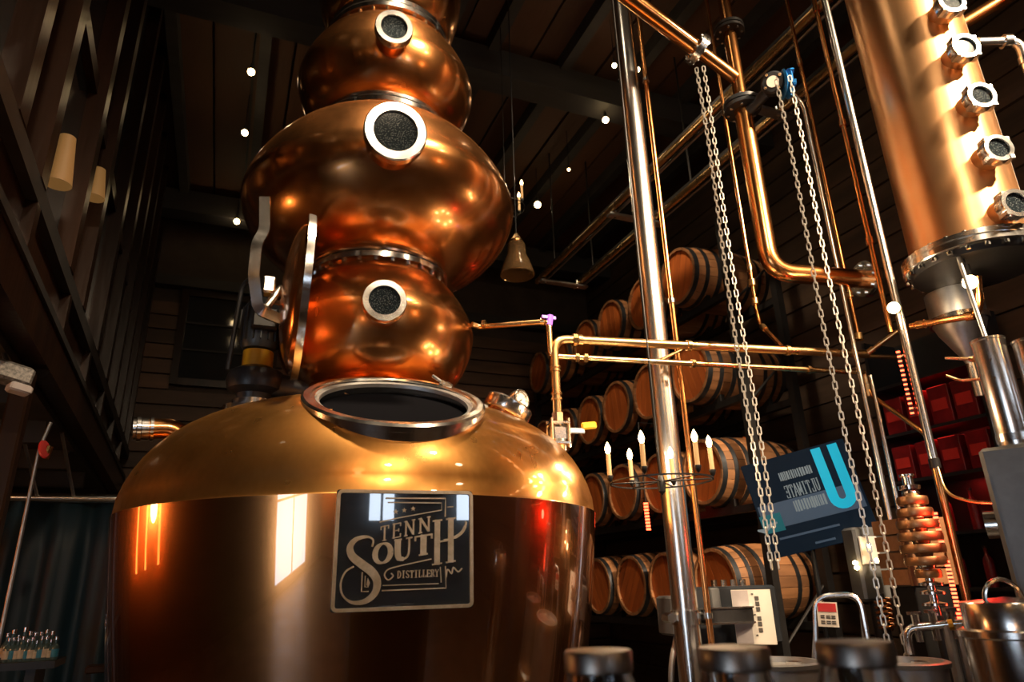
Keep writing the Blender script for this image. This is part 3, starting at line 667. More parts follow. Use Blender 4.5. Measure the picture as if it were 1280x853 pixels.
# ball valve at its foot on the pot
vc = Vector((v1.x, v1.y, v0.z - .02)); Rv = Matrix((RGT, -TOW, Vector((0, 0, 1)))).transposed()
valve = thing('ball_valve', 'steel ball valve with yellow handle on the pot shoulder', 'valve', vc - Vector((0, 0, .08)))
mv = mat4(Rv, vc)
MB().box((0, 0, -.01), (.07, .07, .07), mv, bev=.01).build('body', M['steel'], valve)
for z in (-.055, .035):
    MB().box((0, 0, z), (.09, .09, .016), mv, bev=.004).build('end_plate', M['steel'], valve)
for sx in (-1, 1):
    for sy in (-1, 1): MB().cyl(mv @ Vector((sx * .038, sy * .038, -.075)), mv @ Vector((sx * .038, sy * .038, .055)), .007, 6).build('tie_bolt', M['steel'], valve)
MB().cyl(mv @ Vector((0, 0, -.2)), mv @ Vector((0, 0, -.05)), .026, 14).build('nipple', M['brass'], valve)
MB().cyl(mv @ Vector((0, 0, .04)), mv @ Vector((0, 0, .085)), .028, 6).build('union', M['steel'], valve)
hd = MB().box((.075, -.03, .0), (.075, .012, .026), mv, bev=.004).build('lever', M['steel_dull'], valve)
MB().box((.135, -.03, .008), (.07, .02, .032), mv @ Matrix.Rotation(-.12, 4, 'Y'), bev=.006).build('grip', M['yellow'], hd)

# copper vapour pipe: upright, wye and elbow
A = pt(921, 95, 3.4); A = Vector((A.x, A.y, 0))
zw = pt(921, 96, 3.4).z; ze = pt(965, 340, 3.4).z
vap = thing('vapour_pipe', 'upright copper vapour pipe with black flanges, a branch and an elbow', 'pipe', Vector((A.x, A.y, ze)))
zf1 = pt(913, 38, 3.4).z; zf2 = pt(931, 133, 3.4).z
MB().cyl(A + Vector((0, 0, zf1)), A + Vector((0, 0, ZT)), .036, 24).build('upper_pipe', M['pipe_copper'], vap)
MB().cyl(A + Vector((0, 0, zf2)), A + Vector((0, 0, zf1)), .036, 24).build('wye', M['pipe_copper'], vap)
eb = pt(1084, 357, 3.75)
MB().tube(fillet([A + Vector((0, 0, zf2)), A + Vector((0, 0, ze)), Vector((eb.x, eb.y, ze - .0))], .13, 10), .048, 24).build('lower_pipe', M['pipe_copper'], vap)
pflange(vap, A + Vector((0, 0, zf1)), (0, 0, 1), .085, .03, .022, M['iron'])
pflange(vap, A + Vector((0, 0, zf2)), (0, 0, 1), .10, .03, .026, M['black'])
dirE = (Vector((eb.x, eb.y, 0)) - A).normalized()
pflange(vap, Vector((eb.x, eb.y, ze)), dirE, .095, .04, .02, M['steel'])
# branch rising to the left towards the top of the still
b1 = A + Vector((0, 0, zw - .02)); b2 = pt(872, 62, 3.22); bd = (b2 - b1).normalized(); b3 = b2 + bd * 1.1
arm = thing('branch_pipe', 'copper branch pipe rising at a slant with a bolted steel flange', 'pipe', b1)
MB().cyl(b1 + bd * .02, b2, .036, 24).build('stub', M['pipe_copper'], arm)
MB().cyl(b2, b3, .046, 24).build('pipe', M['pipe_copper'], arm)
pflange(arm, b2, bd, .088, .03, .02, M['steel'])
MB().tube(fillet([b3, b3 + bd * .25, Vector((AX.x, AX.y, (b3 + bd * .25).z + .02))], .15), .046, 20).build('lyne_arm', M['pipe_copper'], arm)

# chain-wheel valve operator in blue
oc = pt(966, 103, 3.25)
op = thing('chain_operator', 'black and blue chain-driven valve operator bolted to the vapour pipe', 'valve operator', oc)
on = (CAM - oc); on.z *= .5; on.normalize(); R = mat4(frame(on, RGT), oc)
MB().lathe([(0, -.08), (.052, -.08), (.06, -.06), (.06, .0), (.05, .012), (0, .012)], 28, R).build('gear_case', M['black'], op)
MB().lathe([(0, .012), (.030, .012), (.030, .018), (0, .018)], 24, R).build('nameplate_disc', M['paper'], op)
bmx = MB().cyl((0, 0, .006), (0, 0, .022), .008, 8).mesh('bolt', M['steel'])
for k in range(4): a_ = PI / 4 + k * PI / 2; inst('bolt', bmx, op, R @ Matrix.Translation((.046 * math.cos(a_), .046 * math.sin(a_), 0)))
wc = oc + RGT * .075; R2 = mat4(frame(RGT + TOW * .35), wc)
wh = MB().lathe([(0, -.02), (.07, -.02), (.078, -.012), (.060, .0), (.078, .012), (.07, .02), (0, .025)], 28, R2).build('chain_wheel', M['blue'], op)
MB().lathe([(.0, .02), (.022, .02), (.02, .05), (0, .05)], 14, R2).build('hub', M['blue'], wh)
for k in range(6):
    a_ = 2 * PI * k / 6; MB().box((.068, 0, .022), (.022, .018, .02), R2 @ Matrix.Rotation(a_, 4, 'Z')).build('chain_lug', M['blue'], wh)
MB().cyl(oc - on * .06, Vector((A.x, A.y, oc.z - .05)), .03, 14).build('bracket', M['black'], op)

# hanging chains, every link a piece
lp = [(.0085 * math.cos(t) , (.0115 if math.sin(t) >= 0 else -.0115) + .0085 * math.sin(t)) for t in [2 * PI * (k + .5) / 8 for k in range(8)]]
link = MB().tube([(x, 0, y) for x, y in lp], .0036, 4, closed=True).mesh('link', M['chain'])
def chain(name, label, strands, z0, z1, pitch=.0335):
    t = thing(name, label, 'chain', Vector((strands[0].x, strands[0].y, z0)))
    for s_i, (s) in enumerate(strands):
        n_ = int((z1 - z0) / pitch)
        for k in range(n_):
            z = z1 - pitch * (k + .5); sw = .006 * math.sin(k * .11 + s_i)
            inst('link', link, t, Matrix.Translation((s.x + sw * RGT.x, s.y + sw * RGT.y, z)) @ Matrix.Rotation(AZ * -1 + (.75 if k % 2 else -.75) + s_i * .35, 4, 'Z'))
    return t
z1 = oc.z - .06
s1 = pt(977, 135, 3.16); s2 = pt(994, 135, 3.16)
chain('hoist_chain', 'long steel chain loop hanging from the blue operator', [s1, s2], .78, z1)
s1 = pt(872, 95, 3.2); s2 = pt(880, 95, 3.2)
chain('hoist_chain', 'steel chain loop hanging from the slanted branch flange', [s1, s2], 1.55, pt(875, 84, 3.2).z)

# thin lines beside the column
def simple_pipe(name, label, pts, r, mat, fil=.04, coup=(), cmat=None, seg=14):
    t = thing(name, label, 'pipe', min((Vector(p) for p in pts), key=lambda p: p.z))
    MB().tube(fillet(pts, fil), r, seg).build('pipe', mat, t)
    for (i, u, rr) in coup:
        a_, b_2 = Vector(pts[i]), Vector(pts[i + 1]); L = (b_2 - a_).length
        collar(t, along(a_, b_2, u), along(a_, b_2, u + .035 / L), rr, cmat or M['brass'])
    return t
sp0 = pt(1109, 330, 3.4)
stp = thing('steel_riser', 'bright slim steel riser standing beside the big copper column', 'pipe', Vector((sp0.x, sp0.y, pt(1166, 582, 3.4).z)))
zlo = pt(1166, 580, 3.4).z
MB().cyl(Vector((sp0.x, sp0.y, zlo)), Vector((sp0.x, sp0.y, ZT)), .0175, 20).build('pipe', M['steel_pipe'], stp)
MB().lathe([(0, -.02), (.022, -.02), (.022, .02), (.0175, .022)], 16, Matrix.Translation((sp0.x, sp0.y, zlo))).build('end_cap', M['iron'], stp)
simple_pipe('copper_riser', 'dull copper riser under the steel riser, with red light strip along it', [Vector((sp0.x, sp0.y, .0)), Vector((sp0.x, sp0.y, zlo - .02))], .0165, M['pipe_copper'])
c0 = pt(1073, 240, 3.5); simple_pipe('copper_riser', 'thin reddish copper riser close behind the steel riser', [Vector((c0.x, c0.y, pt(1118, 415, 3.5).z)), Vector((c0.x, c0.y, ZT))], .012, M['pipe_copper'], coup=((0, .12, .018), (0, .3, .018), (0, .5, .018)), cmat=M['pipe_copper'])
c1 = pt(1050, 350, 3.65); c2 = pt(1058, 350, 3.68)
simple_pipe('steel_line', 'thin grey steel line of the upright pair behind the chain', [Vector((c1.x, c1.y, pt(1108, 665, 3.65).z)), Vector((c1.x, c1.y, pt(1000, 130, 3.65).z)), Vector((c1.x - .12, c1.y + .02, pt(985, 110, 3.65).z))], .012, M['steel_pipe'], .06)
simple_pipe('copper_riser', 'thin copper riser of the upright pair behind the chain', [Vector((c2.x, c2.y, pt(1075, 425, 3.68).z)), Vector((c2.x, c2.y, ZT))], .011, M['pipe_copper'], coup=((0, .0, .022), (0, .06, .018), (0, .45, .016)))
c3 = pt(1062, 350, 3.72); simple_pipe('steel_line', 'second thin steel line of the upright pair, below the brass pipes', [Vector((c3.x, c3.y, pt(1113, 665, 3.72).z)), Vector((c3.x, c3.y, pt(1085, 470, 3.72).z))], .010, M['steel_pipe'])
k0 = pt(915, 200, 3.6); zk = pt(943, 385, 3.6).z
simple_pipe('copper_drop', 'thin copper drop line with a small valve beside the vapour pipe', [Vector((k0.x, k0.y, ZT)), Vector((k0.x, k0.y, zk)), pt(950, 405, 3.6), ptZ(978, 434, ZU + .01)], .011, M['pipe_copper'], .02, coup=((0, .955, .02), (0, .93, .016), (0, .985, .018), (2, .1, .016)))
j = u_end
simple_pipe('brass_branch', 'brass branch slanting up from the pipe run to the column', [j, pt(1122, 414, 3.78)], .012, M['brass'], coup=((0, .05, .018),))
simple_pipe('brass_branch', 'short level brass branch from the pipe run joint', [j + Vector((.01, 0, -.01)), pt(1132, 447, 3.95)], .012, M['brass'])
simple_pipe('copper_drain', 'thin copper drain line bending away below the brass joint', [l_end, pt(1086, 492, 3.86), pt(1160, 545, 3.75), pt(1172, 580, 3.7)], .011, M['pipe_copper'], .05, coup=((0, .2, .015), (0, .5, .015), (0, .8, .015)))
simple_pipe('copper_branch', 'copper branch with an elbow hanging under the column', [pt(1138, 408, 3.6), pt(1226, 393, 3.5), pt(1222, 345, 3.45)], .016, M['pipe_copper'], .06, coup=((0, .1, .022), (0, .8, .022), (1, .35, .02)), cmat=M['pipe_copper'])
simple_pipe('thin_hose', 'thin tan hose curving from the riser cap to the grey box', [pt(1172, 585, 3.35), pt(1182, 618, 3.3), pt(1215, 628, 3.2), pt(1262, 630, 2.95)], .006, M['brass'], .1)
simple_pipe('steel_rod', 'slim dark steel rod dropping from the column bottom', [pt(1198, 322, 3.3), pt(1238, 440, 3.1)], .009, M['steel_dull'])
simple_pipe('steel_tap_line', 'short brass tap line pointing out from the steel cylinders', [pt(1183, 448, 3.2), pt(1240, 450, 2.80)], .006, M['brass'], coup=((0, .6, .012), (0, .75, .014)))
simple_pipe('steel_tap_line', 'curved tan tap line under the brass one', [pt(1184, 470, 3.2), pt(1200, 476, 3.15), pt(1245, 473, 2.80)], .006, M['brass'])
# gantry rails
def rail(xr, label):
    z = ZC + 3.4; t = thing('gantry_rail', label, 'rail', (xr, 2.0, z), group='gantry rails')
    MB().cyl((xr, 1.7, z), (xr, 6.7, z), .032, 16).build('rail', M['brass'], t)
    MB().box((xr + .05, 4.2, z + .06), (.03, 5.0, .10)).build('web', M['iron'], t)
    MB().cyl((xr + .1, 1.7, z + .02), (xr + .1, 6.7, z + .02), .016, 12).build('conduit', M['steel_dull'], t)
    for y in (2.4, 4.4, 6.3): MB().cyl((xr + .05, y, z + .1), (xr + .05, y, ZT), .01, 8).build('hanger', M['iron'], t)
rail(3.16, 'gold-toned overhead rail farther from the boarded wall'); rail(3.66, 'gold-toned overhead rail nearer the boarded wall')
for k, y in enumerate((3.2, 4.95, 6.55)):
    t = thing('rail_bracket', ['flat bracket across the overhead rails near the vapour pipe', 'flat bracket across the overhead rails near the steel post', 'flat bracket across the far end of the overhead rails'][k], 'bracket', (3.4, y, ZC + 3.33), group='rail brackets')
    MB().box((3.44, y, ZC + 3.345), (.62, .09, .03), bev=.008).build('bar', M['steel_dull'], t)
    for x in (3.2, 3.62): MB().cyl((x, y, ZC + 3.32), (x, y, ZC + 3.42), .014, 8).build('bolt', M['steel'], t)

# ================================================================== BIG COPPER COLUMN ON THE RIGHT
ca = math.radians(59.65); CP = Vector((3.53 * math.sin(ca), 3.53 * math.cos(ca), 0)); CT = Vector((-math.sin(ca), -math.cos(ca), 0)); CR = Vector((math.cos(ca), -math.sin(ca), 0))
ZB_ = 2.89
colm = thing('copper_column', 'wide upright copper column with a line of round sight glasses', 'column', CP + Vector((0, 0, ZB_)))
TC = Matrix.Translation(CP)
MB().lathe([(.24, ZB_), (.24, ZT)], 72, TC).build('shell', M['column_copper'], colm)
fl = MB().lathe([(.10, ZB_ - .03), (.282, ZB_ - .03), (.286, ZB_ - .025), (.286, ZB_ + .0), (.278, ZB_ + .004), (.286, ZB_ + .008), (.286, ZB_ + .03), (.24, ZB_ + .034)], 72, TC).build('bottom_flange', M['steel'], colm)
MB().lathe([(0, ZB_ - .06), (.25, ZB_ - .055), (.262, ZB_ - .03), (.1, ZB_ - .02)], 64, TC).build('bottom_plate', M['iron'], colm)
for k in range(24):
    a_ = 2 * PI * k / 24; inst('bolt', bolt, fl, TC @ Matrix.Translation((.268 * math.cos(a_), .268 * math.sin(a_), ZB_ - .02)))
MB().box((0, 0, 0), (.008, .012, ZT - ZB_ - .06), mat4(Matrix((CR, -CT, Vector((0, 0, 1)))).transposed(), CP + CR * .238 + Vector((0, 0, (ZT + ZB_) / 2)))).build('weld_seam', M['steel_dull'], colm)
sa = math.radians(37); sn = (CT * math.cos(sa) + CR * math.sin(sa)).normalized()
for (px, py_) in ((1183, 4), (1200, 60), (1221, 121), (1241, 187), (1258, 257)):
    base = CP + sn * .335; d_ = math.hypot(base.x, base.y); z = pt(px, py_, d_).z
    s_ = sight_glass(colm, Vector((base.x, base.y, z)), (sn + Vector((0, 0, -.05))).normalized(), .066, .11, M['column_copper'])
    for k in range(4):
        Rm = mat4(frame(sn), Vector((base.x, base.y, z))); a_ = PI / 4 + k * PI / 2
        MB().box((.064 * math.cos(a_), .064 * math.sin(a_), -.024), (.018, .018, .05), Rm).build('clamp_lug', M['steel'], s_)
# pipes to the right of the column
cr0 = CP + CR * .42 + CT * -.1
simple_pipe('steel_riser', 'steel riser with a side arm standing past the sight glasses', [Vector((cr0.x, cr0.y, 2.6)), Vector((cr0.x, cr0.y, pt(1258, 50, 3.6).z)), CP + CR * .262 + Vector((0, 0, pt(1240, 55, 3.6).z))], .024, M['steel_pipe'], .06, coup=((0, .9, .032), (1, .2, .034)), cmat=M['steel'])
simple_pipe('copper_riser', 'fat copper pipe in the upper corner past the sight glasses', [Vector((cr0.x + .14, cr0.y - .1, 3.95)), Vector((cr0.x + .14, cr0.y - .1, ZT))], .05, M['pipe_copper'])
simple_pipe('copper_crossover', 'slanting copper crossover between the column and the corner pipe', [CP + CR * .15 + CT * -.15 + Vector((0, 0, pt(1215, 15, 3.6).z)), CP + CR * .62 + CT * -.3 + Vector((0, 0, pt(1262, 0, 3.6).z + .25))], .035, M['pipe_copper'])
bulb(CP + CT * .2 + CR * -.03 + Vector((0, 0, ZB_ - .17)), .03, 'reflected globe light built as a bulb right under the copper column', ZB_ - .06, energy=2)  # a mirrored globe light, built as a hanging bulb
bulb(pt(1117, 385, 3.33), .026, 'reflected globe light built as a bulb on the slim steel riser', side=tuple((Vector((sp0.x, sp0.y, 0)) - Vector((pt(1117, 385, 3.33).x, pt(1117, 385, 3.33).y, 0))).normalized()), energy=2)  # another mirrored globe light, built as a clipped-on bulb
# funnel-shaped condenser bottom under the column
fc = pt(1200, 405, 3.75)
fn = thing('steel_funnel', 'grey steel funnel vessel hanging behind the copper branch', 'vessel', fc)
MB().lathe([(.02, -.20), (.03, -.17), (.10, -.04), (.12, .02), (.12, .16), (0, .16)], 32, Matrix.Translation(fc)).build('cone', M['steel_dull'], fn)
MB().lathe([(.118, .0), (.128, .0), (.128, .03), (.118, .03)], 32, Matrix.Translation(fc), closed=True).build('band', M['steel'], fn)
MB().cyl(fc + Vector((0, 0, -.36)), fc + Vector((0, 0, -.19)), .02, 12).build('outlet', M['steel'], fn)
for s in (0, 1):
    q = fc + RGT * (.05 + .05 * s); MB().cyl((q.x, q.y, fc.z - .62), (q.x, q.y, fc.z + .1), .012, 10).build('steel_stay', M['steel'], fn)
# steel cylinders and grey box at the right edge
for (px, lab) in ((1252, 'shiny upright steel cylinder above the grey box'), (1306, 'second shiny steel cylinder beside the first')):
    p = pt(px, 490, 2.85); z0 = pt(px + 20, 560, 2.85).z; z1 = pt(px - 12, 424, 2.85).z; o = Vector((p.x, p.y, z0))
    t = thing('steel_cylinder', lab, 'cylinder', o); R = Matrix.Translation(o); h = z1 - z0
    MB().lathe([(0, 0), (.048, 0), (.051, .01), (.051, h - .01), (.054, h - .008), (.054, h), (.048, h), (.048, .02), (0, .02)], 40, R).build('shell', M['steel_pipe'], t)
    MB().lathe([(.051, .02), (.054, .02), (.054, .045), (.051, .045)], 40, R, closed=True).build('band', M['steel'], t)
p = pt(1285, 600, 2.85); z1 = pt(1275, 558, 2.85).z; Rc = Matrix((CR, -CT, Vector((0, 0, 1)))).transposed()
t = thing('grey_cabinet', 'grey metal cabinet under the steel cylinders', 'cabinet', (p.x, p.y, 0))
MB().box((0, 0, z1 / 2 - .005), (.22, .26, z1 - .01), mat4(Rc, (p.x, p.y, 0)), bev=.012).build('body', M['concrete_grey'], t)
MB().box((0, -.133, z1 / 2), (.18, .01, z1 - .2), mat4(Rc, (p.x, p.y, 0))).build('door', M['concrete_grey'], t)
MB().cyl(mat4(Rc, (p.x, p.y, 0)) @ Vector((-.145, -.05, z1 - .25)), mat4(Rc, (p.x, p.y, 0)) @ Vector((-.11, -.05, z1 - .25)), .045, 20).build('round_port', M['steel'], t)

# ================================================================== BARRELS ON THEIR RACK
HX, BL, RH, RB = 3.9, .90, .285, .322
def br(x): u = (x - BL / 2) / (BL / 2); return RH + (RB - RH) * (1 - u * u)
NS = 22
def stave_mesh():
    mb = MB(); a = PI / NS * .955; xs = [BL * k / 6 for k in range(7)]; vv = []; ff = []
    for x in xs:
        r = br(x)
        for rr, aa in ((r, -a), (r + .002, 0), (r, a), (r - .025, a), (r - .025, -a)): vv.append((x, rr * math.sin(aa), rr * math.cos(aa)))
    for i in range(6):
        for k in range(5): l = (k + 1) % 5; ff.append((i * 5 + k, i * 5 + 5 + k, i * 5 + 5 + l, i * 5 + l))
    ff += [(0, 1, 2, 3, 4), (34, 33, 32, 31, 30)]
    return mb.add(vv, ff).mesh('stave', M['oak'])
RX = Matrix.Rotation(PI / 2, 4, 'Y')                      # lathe axis z -> x
def hoop_mesh(x0, w_):
    mb = MB(); mb.lathe([(br(x0) - .01, x0), (br(x0) + .005, x0), (br(x0 + w_) + .005, x0 + w_), (br(x0 + w_) - .01, x0 + w_)], 40, RX, closed=True); return mb.mesh('hoop', M['hoop'])
stave = stave_mesh(); hoops = [hoop_mesh(x, w_) for x, w_ in ((.004, .045), (.12, .04), (.25, .045), (.605, .045), (.74, .04), (.851, .045))]
core = MB().lathe([(RH - .02, .03), (RB - .024, BL / 2), (RH - .02, BL - .03)], 24, RX).mesh('core', M['black'])
def head_boards(x, nbd=6):
    out = []; r = RH - .022
    for k in range(nbd):
        y0 = -r + 2 * r * k / nbd + .0022; y1 = -r + 2 * r * (k + 1) / nbd - .0022; P = []
        n_ = 6
        for i in range(n_ + 1): y = y0 + (y1 - y0) * i / n_; P.append((y, math.sqrt(max(0, r * r - y * y))))
        for i in range(n_, -1, -1): y = y0 + (y1 - y0) * i / n_; P.append((y, -math.sqrt(max(0, r * r - y * y))))
        out.append(MB().prism(P, .02, Matrix(((0, 0, 1, x), (1, 0, 0, 0), (0, 1, 0, 0), (0, 0, 0, 1)))).mesh('head_board', M['oak_head']))
    return out
heads = head_boards(.028); tail = MB().lathe([(0, BL - .03), (RH - .02, BL - .03)], 24, RX).mesh('rear_head', M['oak_head'])
bung = MB().cyl((BL / 2, 0, RB - .005), (BL / 2, 0, RB + .008), .025, 12).mesh('bung', M['oak_head'])
barrel = thing('barrel', 'x', 'barrel'); IDM = Matrix.Identity(4)
for k in range(NS): inst('stave', stave, barrel, Matrix.Rotation(2 * PI * k / NS, 4, 'X'))
for hm in hoops: inst('hoop', hm, barrel, IDM)
for hm in heads: inst('head_board', hm, barrel, IDM)
inst('core', core, barrel, IDM); inst('rear_head', tail, barrel, IDM); inst('bung', bung, barrel, IDM)
tiers = [(4.37, 'top tier'), (3.385, 'tier below the top'), (2.455, 'tier above the lowest'), (1.515, 'lowest tier')]
ybar = [5.0, 5.70, 6.36, 7.02, 7.68, 8.34]
first = True
for ti, (z, tn) in enumerate(tiers):
    for bi, y in enumerate(ybar):
        spin = random.uniform(-.6, .6)
        Mb = Matrix.Translation((HX + random.uniform(-.03, .03), y + random.uniform(-.005, .005) , z)) @ Matrix.Rotation(spin, 4, 'X')
        if first: o = barrel; o.matrix_basis = Mb; first = False
        else: o = copy_tree(barrel, Mb)
        o['label'] = ('oak barrel at the open end of the %s, its whole side showing' % tn) if bi == 0 else ('oak barrel, %s from the open end of the %s' % (ords[bi], tn))
        o['group'] = 'oak barrels on the rack'; o['category'] = 'barrel'
rack = thing('barrel_rack', 'dark steel rack holding four tiers of oak barrels', 'rack', (HX + .45, 6.6, 0))
for (z, tn) in tiers:
    for x in (HX + .17, HX + .73):
        MB().box((x, 6.62, z - RB - .03), (.06, 4.3, .06)).build('beam', M['iron'], rack)
        for y in ybar:
            MB().prism([(-.2, 0), (.2, 0), (.2, .07), (.08, .012), (-.08, .012), (-.2, .07)], .05, Matrix.Translation((x + .025, y, z - RB - .005)) @ Matrix(((0, 0, -1, 0), (1, 0, 0, 0), (0, 1, 0, 0), (0, 0, 0, 1)))).build('cradle', M['iron'], rack)
for x in (HX + .17, HX + .73):
    for y in (4.50, 8.78): MB().box((x, y, 2.4), (.07, .07, 4.8)).build('upright', M['iron'], rack)
for z in (1.0, 2.0, 2.95, 3.9): MB().cyl((HX + .17, 4.52, z), (HX + .73, 4.52, z + .5), .012, 8).build('brace', M['iron'], rack)

# ================================================================== CANDLE CHANDELIERS (ONE REFLECTED) AND GLASS PENDANT
def chandelier(c, r, flames, ztop, label, hh=.11):
    """iron ring with candle lamps; flames = list of angles"""
    c = Vector(c); t = thing('candle_chandelier', label, 'chandelier', c)
    MB().lathe([(r - .003, -.003), (r + .003, -.003), (r + .003, .003), (r - .003, .003)], 40, Matrix.Translation(c - Vector((0, 0, hh + .035))), closed=True).build('ring', M['iron'], t)
    MB().cyl(c + Vector((0, 0, -hh - .03)), (c.x, c.y, ztop), .004, 6).build('hanging_rod', M['iron'], t)
    MB().lathe([(0, -.05), (.014, -.035), (.018, 0), (.01, .03), (0, .04)], 12, Matrix.Translation(c - Vector((0, 0, hh + .04)))).build('hub', M['iron'], t)
    for a_ in flames:
        p = c + Vector((math.cos(a_), math.sin(a_), 0)) * r
        MB().cyl(c - Vector((0, 0, hh + .035)), p - Vector((0, 0, hh + .035)), .003, 6).build('arm', M['iron'], t)
        ca_ = MB().cyl(p - Vector((0, 0, hh)), p - Vector((0, 0, .022)), .0095, 12).build('candle', M['wax'], t)
        MB().lathe([(0, -hh - .03), (.009, -hh - .02), (.014, -hh - .004), (.013, -hh), (0, -hh)], 12, Matrix.Translation(p)).build('cup', M['iron'], ca_)
        MB().lathe([(0, -.024), (.009, -.016), (.0125, 0), (.009, .014), (.003, .026), (0, .03)], 12, Matrix.Translation(p)).build('flame_bulb', M['flame'], ca_)
        light('POINT', 'flame_glow', p + Vector((0, 0, .045)), 1.0, WARM, .02)
cc = pt(822, 558, 2.86); fl = [(761, 557), (784, 565), (804, 548), (838, 567), (866, 548), (884, 556)]
ang = []
vr = Vector((cc.x, cc.y, 0)).normalized(); vx = Vector((vr.y, -vr.x, 0))
for (px, py_) in fl:
    cx = (px - 822) / 63; sgn = -1 if py_ < 557 else 1        # higher in the picture = nearer
    if abs(py_ - 557) < 2: sgn = -.2
    cx = max(-.98, min(.98, cx)); v = vx * cx + vr * (sgn * math.sqrt(1 - cx * cx)); ang.append(math.atan2(v.y, v.x))
chandelier(cc, .205, ang, ZT - .1, 'reflected ring of six candle lamps, built as an iron chandelier in front of the steel post')  # candles mirrored in glass, built as a solid chandelier
cc = pt(631, 236, 4.9); chandelier(cc, .16, [PI * 2 * k / 5 + .35 for k in range(5)], ZT - .1, 'candle chandelier half hidden behind the widest copper bulb', .15)
pp = pt(646, 322, 4.6); R = Matrix.Translation(pp)
pl = thing('glass_pendant', 'unlit bell-shaped glass pendant lamp hanging behind the still', 'pendant lamp', pp)
MB().lathe([(.125, -.15), (.130, -.145), (.118, -.10), (.095, -.03), (.072, .02), (.068, .10), (.06, .12), (.05, .125), (.058, .118), (.064, .098), (.068, .018), (.091, -.032), (.114, -.10), (.120, -.145)], 36, R, closed=True).build('shade', M['amber_glass'], pl)
MB().lathe([(0, .115), (.045, .115), (.05, .14), (.03, .17), (.012, .2), (0, .2)], 20, R).build('cap', M['brass'], pl)
MB().lathe([(0, -.06), (.025, -.05), (.035, -.015), (.025, .03), (.014, .06), (.014, .11), (0, .11)], 16, R).build('bulb', M['steel'], pl)
MB().cyl(pp + Vector((0, 0, .19)), (pp.x, pp.y, ZT - .02), .005, 6).build('cord', M['black'], pl)

# ================================================================== REFLECTED SIGN, PAPERS, LADDER, DRUMS
Sx, Sc = pt(1000, 622, 4.1), None
sx = (pt(1045, 617, 4.05) - pt(960, 639, 4.05)).normalized(); sz = (CAM - Sx).normalized(); sy = sz.cross(sx).normalized(); sx = sy.cross(sz)
R = Matrix((sx, sy, sz)).transposed().to_4x4(); R.translation = Sx
k_ = (Sx - CAM).dot(RW @ Vector((0, 0, 1))) / F              # metres per picture pixel at the screen
scr = thing('display_reflection', 'dark tilted panel built for a reflected display with a big cyan U, in front of the barrels', 'reflection', Sx)  # a sign mirrored in glass, built as a solid glowing panel
MB().box((8 * k_, -4 * k_, -.012), (128 * k_, 118 * k_, .02), R, bev=.004).build('panel', M['reflection'], scr)
MB().strip([(37 * k_, 52 * k_), (37 * k_, -8 * k_)] + [((47 - 10 * math.cos(u)) * k_, (-10 - 10 * math.sin(u)) * k_) for u in [PI * q / 10 for q in range(1, 10)]] + [(57 * k_, -8 * k_), (57 * k_, 52 * k_)], 11.5 * k_, .006, R).build('letter', M['cyan'], scr)
MB().box((8 * k_, -14 * k_, -.001), (122 * k_, 30 * k_, .002), R).build('pale_band', M['reflection_pale'], scr)
MB().box((-42 * k_, -22 * k_, .001), (26 * k_, 22 * k_, .002), R).build('teal_patch', M['reflection_teal'], scr)
MB().strip([(-62 * k_, -26 * k_), (-54 * k_, -29 * k_), (-46 * k_, -24 * k_), (-36 * k_, -22 * k_)], [2 * k_, 6 * k_, 5 * k_, 2 * k_], .004, R).build('logo_swoosh', M['reflection_text'], scr)
rnd = random.Random(3)
def glyph_row(x0, x1, y0, h_):
    x = x0
    while x < x1:
        w_ = rnd.uniform(1.2, 2.6); MB().box(((x + w_ / 2) * k_, (y0 + h_ / 2) * k_, .002), (w_ * k_, h_ * rnd.uniform(.85, 1) * k_, .003), R).build('glyph', M['reflection_text'], scr); x += w_ + rnd.uniform(.5, 1.2)
glyph_row(-15, 24, 24, 11); glyph_row(-10, 27, -16, 14)
for k, ch in enumerate('ULTIMATE'):                          # reads backwards, as in the photograph
    mb = MB(); wd = 4.6; ht = 16
    for (pl_, ww) in glyph(ch, .30, .2):
        P = [((27 - k * 5.2 - p[0] * wd) * k_, (2 + p[1] * ht) * k_) for p in pl_]
        ww = [ww] * len(P) if isinstance(ww, (int, float)) else (list(ww) + [ww[-1]] * len(P))[:len(P)]
        mb.strip(P, [a_ * wd * k_ for a_ in ww], .004, R)
    mb.build('letter', M['reflection_text'], scr)
for (x0, x1, y0, h_) in ((-40, 32, -42, 2.6), (30, 52, -58, 2.4), (-2, 22, -56, 2.4)):
    MB().box(((x0 + x1) / 2 * k_, y0 * k_, .002), ((x1 - x0) * k_, h_ * k_, .003), R).build('caption_line', M['reflection_pale'], scr)
p = R @ Vector((0, -20 * k_, -.05)); MB().cyl(R @ Vector((0, -20 * k_, -.02)), p, .03, 10).build('mount', M['black'], scr)
MB().cyl((p.x, p.y, 0), p, .014, 10).build('stand_pole', M['black'], scr)  # pole, mount and base added to carry the mirrored sign
MB().lathe([(0, 0), (.16, 0), (.16, .015), (.02, .03)], 24, Matrix.Translation((p.x, p.y, 0))).build('stand_base', M['black'], scr)

